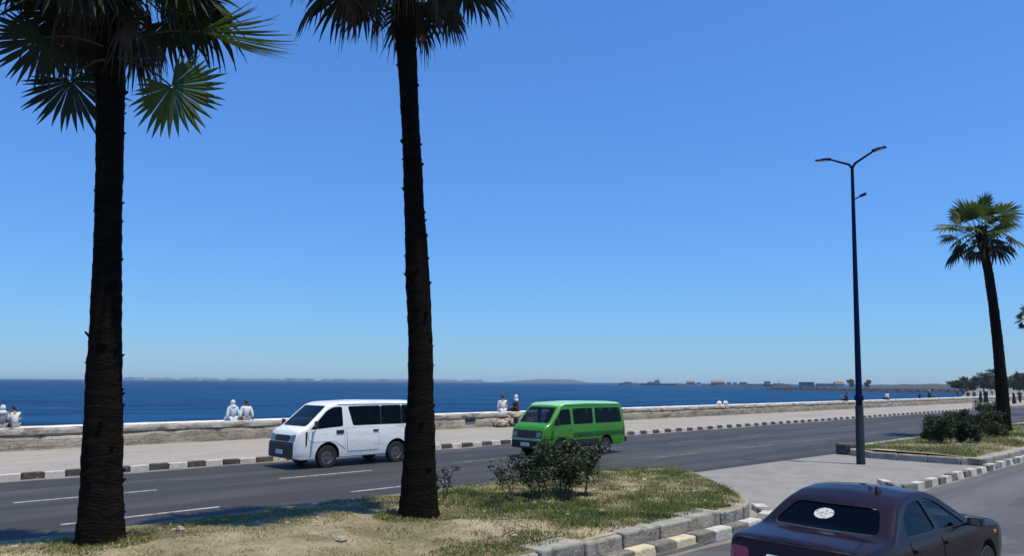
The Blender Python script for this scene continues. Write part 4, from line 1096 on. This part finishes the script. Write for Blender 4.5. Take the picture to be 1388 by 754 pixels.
def person(label, loc, rz, pose, top, legs, hair='hair_black', scarf=None, robe=False, group=None, lean=0.0, arm='down', turn=0.0, detail=1, bag=None, scale=1.0):
    root = thing('person', label, 'person', loc, rz, group); root.scale = (scale,) * 3
    J = {}; sit = pose == 'sit'
    pz = .12 if sit else .93
    def tl(x, y, z): return Vector((x + lean * (z), y, pz + z))
    J['pel'] = (tl(0, 0, 0), (.125, .15)); J['sp'] = (tl(.0, 0, .2), (.105, .135)); J['ch'] = (tl(.01, 0, .40), (.115, .155)); J['nk'] = (tl(.01, 0, .56), .052)
    hd = Vector((.02, 0, 0))
    J['h1'] = (tl(.025, 0, .63), (.068, .062)); J['h2'] = (tl(.03, 0, .70), (.092, .078)); J['h3'] = (tl(.02, 0, .77), (.085, .072))
    ns = Vector((.10 * math.cos(turn), .10 * math.sin(turn), 0))
    J['no'] = (J['h2'][0] + ns + Vector((0, 0, -.015)), .014)
    E = [('pel', 'sp'), ('sp', 'ch'), ('ch', 'nk'), ('nk', 'h1'), ('h1', 'h2'), ('h2', 'h3'), ('h2', 'no')]
    for s, k in ((1, 'l'), (-1, 'r')):
        J['ear' + k] = (J['h2'][0] + Vector((-.085 * math.sin(turn) * s, .085 * math.cos(turn) * s, 0)), .016); E.append(('h2', 'ear' + k))
        J['sh' + k] = (tl(.0, .19 * s, .47), .058)
        a = arm if not isinstance(arm, tuple) else arm[0 if s > 0 else 1]
        if a == 'lap': el, wr, ha = tl(.08, .25 * s, .20), tl(.26, .13 * s, .12), tl(.34, .09 * s, .11)
        elif a == 'prop': el, wr, ha = tl(-.08, .27 * s, .22), tl(-.10, .30 * s, .03), tl(-.08, .32 * s, -.05)
        elif a == 'fwd': el, wr, ha = tl(.20, .22 * s, .30), tl(.42, .16 * s, .40), tl(.50, .14 * s, .42)
        elif a == 'up': el, wr, ha = tl(.12, .28 * s, .62), tl(.22, .20 * s, .84), tl(.25, .18 * s, .92)
        else: el, wr, ha = tl(.0, .25 * s, .19), tl(.05, .27 * s, -.05), tl(.07, .27 * s, -.13)
        J['el' + k] = (el, .042); J['wr' + k] = (wr, .029); J['ha' + k] = (ha, (.030, .024))
        E += [('ch', 'sh' + k), ('sh' + k, 'el' + k), ('el' + k, 'wr' + k), ('wr' + k, 'ha' + k)]
        d = (ha - wr).normalized(); q = d.cross(Vector((0, 0, 1))); q = q.normalized() if q.length > .1 else Vector((1, 0, 0))
        for f, (o_, l_) in enumerate(((-.024, .07), (-.008, .085), (.008, .08), (.024, .062))):
            J[f'f{f}{k}'] = (ha + q * o_ * 1.3 + d * l_, .009); E.append(('ha' + k, f'f{f}{k}'))
        J['th' + k] = (wr.lerp(ha, .55) + q * .05 + d * .03, .010); E.append(('wr' + k, 'th' + k))
        J['hp' + k] = (tl(0, .09 * s, -.04), .088)
        if sit: kn, an, to = Vector((.42, .12 * s, .14)), Vector((.47, .12 * s, -.30)), Vector((.60, .13 * s, -.34))
        else:
            st = .06 * s
            kn, an, to = Vector((st + .03, .10 * s, .49)), Vector((st * 1.8 - .02, .11 * s, .08)), Vector((st * 1.8 + .13, .13 * s, .035))
        J['kn' + k] = (kn, .058); J['an' + k] = (an, .040); J['to' + k] = (to, .034)
        E += [('pel', 'hp' + k), ('hp' + k, 'kn' + k), ('kn' + k, 'an' + k), ('an' + k, 'to' + k)]
    def sub(keys, grow, name, mat, lv=1, root_k=None):
        keys = [k for k in keys]; idx = {k: i for i, k in enumerate(keys)}
        def g(r): return tuple(x + grow for x in r) if isinstance(r, tuple) else r + grow
        return skin_obj([(J[k][0], g(J[k][1])) for k in keys], [(idx[a], idx[b]) for a, b in E if a in idx and b in idx], name, [mat], root, sub=lv)
    sub(list(J), 0, 'body', 'skin')
    J['col'] = (J['ch'][0].lerp(J['nk'][0], .62), .062)
    E.append(('ch', 'col'))
    sub(['ch', 'sp', 'pel', 'col', 'shl', 'shr', 'ell', 'elr'] + (['wrl', 'wrr'] if robe or detail > 1 else []), .036, 'shirt' if not robe else 'robe', top)
    if robe and not sit:
        mb = MB(); V = []
        prof = [(pz + .15, .15, .19), (pz - .2, .19, .24), (pz - .5, .23, .28), (.06, .27, .32)]
        for z, a, b in prof:
            for i in range(18):
                t = 2 * math.pi * i / 18; w = 1 + .06 * math.sin(5 * t) * (pz - z)
                V.append((a * math.cos(t) * w, b * math.sin(t) * w, z))
        mb.add(V, [(i * 18 + k, i * 18 + (k + 1) % 18, (i + 1) * 18 + (k + 1) % 18, (i + 1) * 18 + k) for i in range(3) for k in range(18)])
        mb.build('skirt', [top], root, smooth=80)
    else:
        sub(['pel', 'hpl', 'hpr', 'knl', 'knr', 'anl', 'anr'], .03, 'trousers', legs)
    hc = J['h2'][0] + Vector((-.012 * math.cos(turn), -.012 * math.sin(turn), .035))
    if scarf:
        mb = MB(); mb.ell(hc + Vector((-.01, 0, -.02)), (.115, .108, .135), 14, 10)
        nk = J['nk'][0]; mb.ell(nk + Vector((-.02, 0, -.03)), (.13, .17, .10), 14, 8)
        mb.build('headscarf', [scarf], root, smooth=80)
    elif hair == 'cap':
        mb = MB(); mb.ell(hc + Vector((0, 0, .02)), (.105, .092, .09), 14, 8); mb.obox(hc + Vector((.12 * math.cos(turn), .12 * math.sin(turn), 0)), (.05, 0, 0), (0, .06, 0), (0, 0, .008))
        mb.build('cap', ['cloth_white'], root, smooth=60)
    else:
        mb = MB(); mb.ell(hc, (.103, .09, .098), 14, 10); mb.build('hair', [hair], root, smooth=80)
    mb = MB()
    for s in (1, -1):
        e = J['h2'][0] + Vector((.083 * math.cos(turn) - .03 * s * math.sin(turn), .083 * math.sin(turn) + .03 * s * math.cos(turn), .012)); mb.ell(e, (.012, .012, .008), 8, 6)
    mb.build('eyes', ['hair_black'], root)
    return root
def on_wall(px, dv=.25): return W(wall_u(px), WV + dv, WT)
SEA = R(135)
PG = 'people sitting on the sea wall'
person('person in white headscarf and grey top on the wall, cut by the left edge', on_wall(2), SEA, 'sit', 'cloth_grey', 'cloth_grey', scarf='cloth_white', group=PG, arm='lap', scale=.82)
person('person with black hair in white shirt sitting left of the thick palm trunk', on_wall(19), SEA + .3, 'sit', 'cloth_white', 'cloth_grey', group=PG, arm='lap', lean=.12, scale=.8)
person('person in white headscarf and pale blue robe sitting on the sea wall', on_wall(313), SEA, 'sit', 'cloth_pale_blue', 'cloth_pale_blue', scarf='cloth_white', robe=True, group=PG, arm='prop', scale=.9)
person('person with black hair and loose white shirt sitting beside one in pale blue', on_wall(331), SEA - .1, 'sit', 'cloth_white', 'cloth_grey', group=PG, arm='prop', detail=2, scale=.9)
person('person in white robe with dark hair sitting above the rock heap', on_wall(679), SEA - .5, 'sit', 'cloth_white', 'cloth_white', robe=True, group=PG, arm='lap', lean=.1)
person('person in black with a white headscarf sitting above the rock heap', on_wall(697), SEA + .4, 'sit', 'cloth_black', 'cloth_black', scarf='cloth_white', group=PG, arm='lap')
person('person in dark clothes with raised arm, sitting just left of the street lamp', on_wall(1146), SEA, 'sit', 'cloth_navy', 'cloth_black', group=PG, arm=('fwd', 'lap'), lean=-.12)
person('person in white shirt sitting on the wall right of the street lamp', on_wall(1202), SEA - .2, 'sit', 'cloth_white', 'cloth_navy', group=PG, arm='lap', scarf=None)
WG = 'people standing on the promenade'
def walk(px, py): 
    p = G(px, py, .15); return p
person('person in navy standing with elbows out on the promenade, left of one with a bag', walk(1248, 549), SEA, 'stand', 'cloth_navy', 'cloth_black', group=WG, arm='lap')
pr = person('person in dark clothes and white cap standing on the promenade with a black bag', walk(1261, 548), SEA - .5, 'stand', 'cloth_navy', 'cloth_black', hair='cap', group=WG, arm=('down', 'fwd'))
bp_ = walk(1266.5, 548)
mb = MB(); mb.ell((0, 0, 0), (.24, .2, .26), 10, 7, jit=.05, rng=random.Random(1)); mb.tube([(-.12, 0, .2), (-.1, 0, .38), (.1, 0, .38), (.12, 0, .2)], .015, 6)
o = mb.build('bag', ['cloth_black'], loc=(bp_.x, bp_.y, .15 + .62), smooth=60); tag(o, 'bulky black bag held beside a person in a white cap', 'bag')
person('person in long black robe and white headscarf, tallest in the promenade crowd', walk(1337, 546.5), R(200), 'stand', 'cloth_black', 'cloth_black', scarf='cloth_white', robe=True, group=WG, scale=1.1)
person('person in black robe and black headscarf in the promenade crowd', walk(1330, 546), R(120), 'stand', 'cloth_black', 'cloth_black', scarf='cloth_black', robe=True, group=WG, scale=.95)
person('person in dark grey with black hair at the left of the promenade crowd', walk(1313, 546), R(60), 'stand', 'cloth_black', 'cloth_grey', group=WG, scale=.95)
person('person in tan shirt in the promenade crowd, just left of the black robes', walk(1321, 544), R(30), 'stand', 'cloth_tan', 'cloth_grey', group=WG)
person('person in red shirt in the distant crowd beyond the wall end', G(1306, 536, .16), R(100), 'stand', 'cloth_red', 'cloth_black', group=WG)
person('person in pale shirt in the distant crowd beyond the wall end', G(1298, 537, .16), R(150), 'stand', 'cloth_pale_blue', 'cloth_navy', group=WG)
person('person in black shirt in the distant crowd beyond the wall end', G(1303, 533.5, .16), R(10), 'stand', 'cloth_black', 'cloth_navy', group=WG)
person('person in white shirt in the distant crowd beyond the wall end', G(1345, 538, .16), R(10), 'stand', 'cloth_white', 'cloth_grey', group=WG)
person('person in black robe and white headscarf right of the leaning palm', walk(1375, 548), R(160), 'stand', 'cloth_black', 'cloth_black', scarf='cloth_white', robe=True, group=WG)
person('person in navy shirt at the right edge of the photo behind the leaning palm', walk(1383, 547), R(220), 'stand', 'cloth_navy', 'cloth_black', group=WG)
for px, lab in ((972, 'crumpled white plastic bag on the sea wall, the left one of two'), (981, 'crumpled white plastic bag on the sea wall, the right one of two')):
    mb = MB(); mb.ell((0, 0, .15), (.2, .17, .16), 9, 7, jit=.2, rng=random.Random(px)); mb.tube([(0, 0, .28), (.02, 0, .36)], [.04, .07], 6)
    o = mb.build('plastic_bag', ['plastic_bag'], loc=on_wall(px, .2), smooth=50); tag(o, lab, 'bag', 'white bags on the sea wall')

# ------------------------------------------------------------------ across the water
def horizon_pt(px, Y, z=-1.8):
    d = ray(px, 518 + .0067 * (px - 694)); p = CAMPOS + d * (Y / d.y); return Vector((p.x, Y, z))
# breakwater
mb = MB(); rg = random.Random(71); V = []; N = 120
a0, a1 = horizon_pt(1040, 560), horizon_pt(1300, 420)
for i in range(N):
    f = i / (N - 1); p = a0.lerp(a1, f)
    for j, (o_, h_) in enumerate(((-4, -.6), (-2.2, .9), (-.8, 1.75), (.8, 1.75), (2.2, .9), (4, -.6))):
        V.append((p.x + o_ * .3 + rg.uniform(-.4, .4), p.y + o_ + rg.uniform(-.5, .5), -1.8 + h_ + rg.uniform(-.3, .3)))
mb.add(V, [(i * 6 + j, (i + 1) * 6 + j, (i + 1) * 6 + j + 1, i * 6 + j + 1) for i in range(N - 1) for j in range(5)])
tag(mb.build('breakwater', ['dark_rock']), 'long low dark rock breakwater across the bay behind the street lamp', 'breakwater')
mb = MB(); V = []; a0, a1 = horizon_pt(836, 1500), horizon_pt(1075, 1150)
for i in range(N):
    f = i / (N - 1); p = a0.lerp(a1, f)
    for j, (o_, h_) in enumerate(((-8, -.6), (-4, 1.6), (-1.5, 2.6), (1.5, 2.6), (4, 1.6), (8, -.6))):
        V.append((p.x + o_ * .3 + rg.uniform(-.8, .8), p.y + o_ + rg.uniform(-1, 1), -1.8 + h_ + rg.uniform(-.4, .4) + (1.2 if .02 < f < .11 and 0 < j < 5 else 0)))
mb.add(V, [(i * 6 + j, (i + 1) * 6 + j, (i + 1) * 6 + j + 1, i * 6 + j + 1) for i in range(N - 1) for j in range(5)])
tag(mb.build('harbour_mole', ['dark_rock']), 'far harbour mole with ships and sheds lined up along it', 'breakwater')
# ships
def ship(label, px, Y, L, hull_h, bld, mast=None, hull='ship_hull'):
    r = thing('ship', label, 'ship', horizon_pt(px, Y), R(8), 'ships in the far harbour')
    mb = MB(); B = L * .14; V = []
    st = [(-.5, .75, 1.05), (-.46, .95, 1), (-.2, 1, .95), (.2, 1, .95), (.38, .8, 1.05), (.46, .45, 1.2), (.5, .05, 1.35)]
    for x, w, h in st:
        V += [(x * L * .96, -B / 2 * w * .7, -.4), (x * L, -B / 2 * w, hull_h * h), (x * L, B / 2 * w, hull_h * h), (x * L * .96, B / 2 * w * .7, -.4)]
    n = len(st)
    mb.add(V, [(i * 4 + j, (i + 1) * 4 + j, (i + 1) * 4 + (j + 1) % 4, i * 4 + (j + 1) % 4) for i in range(n - 1) for j in range(4)] + [(0, 1, 2, 3), tuple((n - 1) * 4 + j for j in (3, 2, 1, 0))])
    o = mb.build('hull', [hull], r); fix_normals(o.data)
    for (x0, x1, z0, z1, m) in bld:
        mb = MB(); mb.box(x0 * L, x1 * L, -B * .35, B * .35, hull_h * .9 + z0, hull_h + z1)
        s = mb.build('deckhouse', [m], r)
        mb = MB(); k = max(2, int((x1 - x0) * L / 2.5))
        for i in range(k):
            xx = x0 * L + (x1 - x0) * L * (i + .5) / k; mb.box(xx - .5, xx + .5, -B * .35 - .06, -B * .35 + .02, hull_h + z1 - 1.6, hull_h + z1 - .7)
        mb.build('window_row', ['window_dark'], s)
    if mast:
        mb = MB(); x, h = mast; mb.tube([(x * L, 0, hull_h), (x * L, 0, hull_h + h)], [.5, .2], 8)
        mb.tube([(x * L, 0, hull_h + h * .55), (x * L + h * .35, 0, hull_h + h * .8)], .2, 6); mb.tube([(x * L - 1.6, 0, hull_h + h * .75), (x * L + 1.6, 0, hull_h + h * .75)], .15, 6)
        mb.build('mast', ['ship_grey'], r)
    return r
ship('dark grey ship with stepped deckhouse and tall mast moored by the far mole', 893, 1350, 66, 2.8, [(-.30, .02, 0, 3.2, 'ship_grey'), (-.10, .0, 3.1, 6.2, 'ship_grey')], (-.03, 12.5))
ship('low dark barge moored right of the cream sheds', 1019, 1250, 46, 3.6, [(-.42, -.2, 0, 3.0, 'ship_grey')], None)
ship('dark cargo ship with a grey deckhouse, farthest right in the far harbour', 1052, 1180, 40, 3.2, [(-.45, -.25, 0, 4.6, 'ship_grey'), (-.1, .3, 0, 1.5, 'ship_rust')], (.1, 7))
ship('small dark launch at the left tip of the far mole', 851, 1480, 34, 3.6, [(-.2, .2, 0, 2.2, 'ship_hull')], None)
def house(label, px, Y, w, d, h, wall_m, roof='flat', group='buildings on the far shore', z=.2, nwin=5, rows=2):
    r = thing('building', label, 'building', horizon_pt(px, Y, z), R(-8), group)
    mb = MB(); mb.box(-w / 2, w / 2, -d / 2, d / 2, -2.5, h); wl = mb.build('wall', [wall_m], r)
    mb = MB()
    if roof == 'flat': mb.box(-w / 2 - .3, w / 2 + .3, -d / 2 - .3, d / 2 + .3, h + .003, h + .5); rm = wall_m
    else:
        mb.add([(-w / 2 - .4, -d / 2 - .4, h + .003), (w / 2 + .4, -d / 2 - .4, h + .003), (w / 2 + .4, d / 2 + .4, h + .003), (-w / 2 - .4, d / 2 + .4, h + .003), (-w / 2, 0, h + d * .3), (w / 2, 0, h + d * .3)],
               [(3, 2, 1, 0), (0, 1, 5, 4), (2, 3, 4, 5), (1, 2, 5), (3, 0, 4)]); rm = 'roof_brown'
    mb.build('roof', [rm], r)
    for k in range(rows):
        for i in range(nwin):
            x = -w / 2 + w * (i + .5) / nwin; z0 = h * (k + .35) / rows
            mb = MB(); mb.box(x - w * .22 / nwin, x + w * .22 / nwin, -d / 2 - .06, -d / 2 + .1, z0, z0 + h * .4 / rows); mb.build('window', ['window_dark'], r)
    return r
house('cream shed with brown roof behind the ship with the tall mast', 936, 1300, 13, 9, 3.4, 'house_cream', 'gable')
house('small white hut beside the cream shed on the far mole', 947, 1290, 6, 8, 3.2, 'house_white', rows=1, nwin=2)
house('long grey warehouse on the far mole', 973, 1280, 21, 10, 3.4, 'house_grey', 'gable')
house('white cube shaped house between the grey warehouse and the dark barge', 988, 1270, 6, 8, 4.0, 'house_white', nwin=2)
house('narrow white house left of the low dark barge', 996, 1265, 5, 8, 3.6, 'house_white', nwin=2)
house('grey two storey block left of the street lamp across the bay', 1093, 900, 15, 10, 3.9, 'house_grey', nwin=7)
house('low cream hall left of the street lamp across the bay', 1118, 900, 17, 10, 2.4, 'house_cream', 'flat', nwin=6, rows=1)
house('pale hall with pitched roof just left of the street lamp pole across the bay', 1137, 900, 10, 10, 2.4, 'house_white', 'gable', nwin=4, rows=1)
# low land behind the breakwater and the hazy headlands on the horizon
def ridge(name, px0, px1, Y, hfun, mat, depth=400, n=90):
    mb = MB(); V = []
    for i in range(n):
        f = i / (n - 1); p = horizon_pt(px0 + (px1 - px0) * f, Y); h = hfun(f)
        for j, (o_, k_) in enumerate(((-.5, -.02), (-.42, .5), (-.2, .9), (0, 1), (.25, .8), (.5, -.05))):
            V.append((p.x * (1 + o_ * depth / Y), p.y + o_ * depth, -1.85 + h * k_ * (1 if j in (0, 5) else 1 + .12 * mnoise.noise((f * 40, j, 0)))))
    mb.add(V, [(i * 6 + j, (i + 1) * 6 + j, (i + 1) * 6 + j + 1, i * 6 + j + 1) for i in range(n - 1) for j in range(5)])
    return struct(mb, name, [mat], smooth=60)
ridge('far_shore', 1165, 1420, 1000, lambda f: max(.3, (4.2 + 1.6 * mnoise.noise((f * 9, 0, 0)) + 2 * f) * min(1, f * 8)), 'far_land', 200)
def gap(f): return max(.0, min(1, (mnoise.noise((f * 23, 1, 3)) + .42) * 6))
ridge('headland', 165, 655, 6500, lambda f: 1 + (5 + 13 * gap(f) * (1 if f > .48 else .85) + 5 * mnoise.noise((f * 60, 3, 3)) * gap(f)), 'far_land', 700, 240)
ridge('headland', 672, 800, 5600, lambda f: 1 + 24 * max(0, min(1, min(f * 2.2, (1 - f) * 5))) , 'far_land', 700, 60)
rg = random.Random(81)
for px, wd, ht in ((178, 70, 34), (190, 110, 30), (268, 45, 36), (315, 60, 30), (395, 60, 34), (420, 50, 32), (462, 90, 30), (520, 60, 34)):
    house({178: 'pale hazy tower block at the left end of the horizon coast', 190: 'wide white hazy building low on the horizon coast', 268: 'narrow hazy block on the horizon above the sea, left half',
           315: 'hazy block on the horizon just above the seated couple in white', 395: 'hazy block on the horizon above the white minibus windscreen', 420: 'hazy block on the horizon above the white minibus roof front',
           462: 'wide hazy block on the horizon above the white minibus roof', 520: 'hazy block on the horizon nearest the slender palm trunk'}[px], px, 6100, wd, 60, ht * .5, 'house_white' if px in (190, 268) else 'house_grey', group='buildings on the horizon', nwin=3, rows=2)

# far trees
def far_tree(label, base, w, h, rng, nleaf=1500, size=.55, group='trees across the bay'):
    r = thing('tree', label, 'tree', base, 0, group)
    mb = MB(); th = h * .22
    mb.tube([(0, 0, -.3), (w * .02, 0, th * .6), (0, w * .02, th)], [w * .05, w * .04, w * .03], 8)
    tips = []
    for i in range(6):
        a = i * 1.05 + rng.uniform(-.3, .3); e = Vector((math.cos(a) * w * .3, math.sin(a) * w * .3, h * rng.uniform(.4, .82)))
        mb.tube([(0, 0, th * .85), e * .6 + Vector((0, 0, th * .3)), e], [w * .025, w * .018, w * .008], 5); tips.append(e)
    mb.build('trunk', ['bush_stem'], r, smooth=60)
    cl = [(t, (w * .2, w * .2, h * .14)) for t in tips]
    for i in range(14):
        a = rng.uniform(0, 6.283); q = rng.random() ** .5 * w * .36; cl.append(((q * math.cos(a), q * math.sin(a), h * rng.uniform(.12, .92)), (w * rng.uniform(.14, .24), w * .2, h * rng.uniform(.08, .16))))
    ml = MB(); leaf_cloud(ml, cl, nleaf, size, rng, lambda q: 0)
    ml.build('crown', ['far_leaf'], r)
    return r
rg = random.Random(91)
for px, top, wpx, lab in ((1297, 513, 24, 'low dark tree at the left end of the far tree row'), (1316, 506, 26, 'bushy dark tree in the far row, second from its left end'), (1333, 502, 26, 'dark tree in the far row, just left of the leaning palm'),
                         (1343, 499, 30, 'tallest dark tree in the far row, touching the leaning palm'), (1356, 503, 26, 'dark tree mostly hidden behind the leaning palm trunk'), (1373, 502, 28, 'dark tree right of the leaning palm trunk'), (1388, 503, 26, 'dark tree cut by the right edge of the photo')):
    Y = 330 + rg.uniform(-20, 20); b = horizon_pt(px, Y, .1); hp = 523.5 + .006 * (px - 1297) - top
    far_tree(lab, b, wpx * Y / FPX, hp * Y / FPX + 1.2, rg, 2000, .75)
for px, lab in ((1153, 'small dark tree on the far shore just left of the lamp pole'), (1176, 'small dark tree on the far shore just right of the lamp pole')):
    far_tree(lab, horizon_pt(px, 700, -.3), 7.5, 7.5, rg, 700, .9)

# ------------------------------------------------------------------ sea air
mb = MB(); mb.box(-11000, 11000, -900, 12500, -2.9, 42)
m = bpy.data.materials.new('haze_air'); MATS['haze_air'] = m; m.use_nodes = True
nt = m.node_tree; nt.nodes.remove(nt.nodes['Principled BSDF'])
pv = nt.nodes.new('ShaderNodeVolumePrincipled'); pv.inputs['Color'].default_value = (.72, .88, 1, 1); pv.inputs['Density'].default_value = 1.1e-4; pv.inputs['Anisotropy'].default_value = .2
nt.links.new(pv.outputs[0], nt.nodes['Material Output'].inputs['Volume'])
tag(mb.build('haze', ['haze_air']), kind='stuff')

# ------------------------------------------------------------------ light
EL, AZX, AZY = R(74), .88, -.46
sd = Vector((AZX, AZY, 0)).normalized() * math.cos(EL) + Vector((0, 0, math.sin(EL)))
sun_d = bpy.data.lights.new('sun', 'SUN'); sun = bpy.data.objects.new('sun', sun_d); COL.objects.link(sun)
sun_d.energy = 4.2; sun_d.angle = R(.53); sun_d.color = (1, .895, .70)
sun.rotation_euler = sd.to_track_quat('Z', 'Y').to_euler()
wd = bpy.data.worlds.new('World'); SC.world = wd; wd.use_nodes = True
N = wd.node_tree.nodes; L = wd.node_tree.links
sky = N.new('ShaderNodeTexSky'); sky.sky_type = 'NISHITA'; sky.sun_disc = False
sky.sun_elevation = EL; sky.sun_rotation = math.atan2(sd.x, sd.y)
sky.air_density = 1.4; sky.dust_density = 0; sky.ozone_density = 8.0; sky.altitude = 0
tint = N.new('ShaderNodeMix'); tint.data_type = 'RGBA'; tint.blend_type = 'MULTIPLY'; tint.inputs['Factor'].default_value = 1
tint.inputs['B'].default_value = (.415, .74, 1.235, 1)                # the cool white balance of the picture
gm = N.new('ShaderNodeGamma'); gm.inputs['Gamma'].default_value = .8
L.new(sky.outputs[0], gm.inputs['Color']); L.new(gm.outputs[0], tint.inputs['A']); L.new(tint.outputs['Result'], N['Background'].inputs['Color'])
N['Background'].inputs['Strength'].default_value = .142
SC.view_settings.view_transform = 'Standard'; SC.view_settings.look = 'None'
SC.view_settings.exposure = .28; SC.view_settings.gamma = 1; SC.view_settings.use_curve_mapping = False
SC.cycles.max_bounces = 8; SC.cycles.transparent_max_bounces = 16; SC.cycles.use_denoising = True
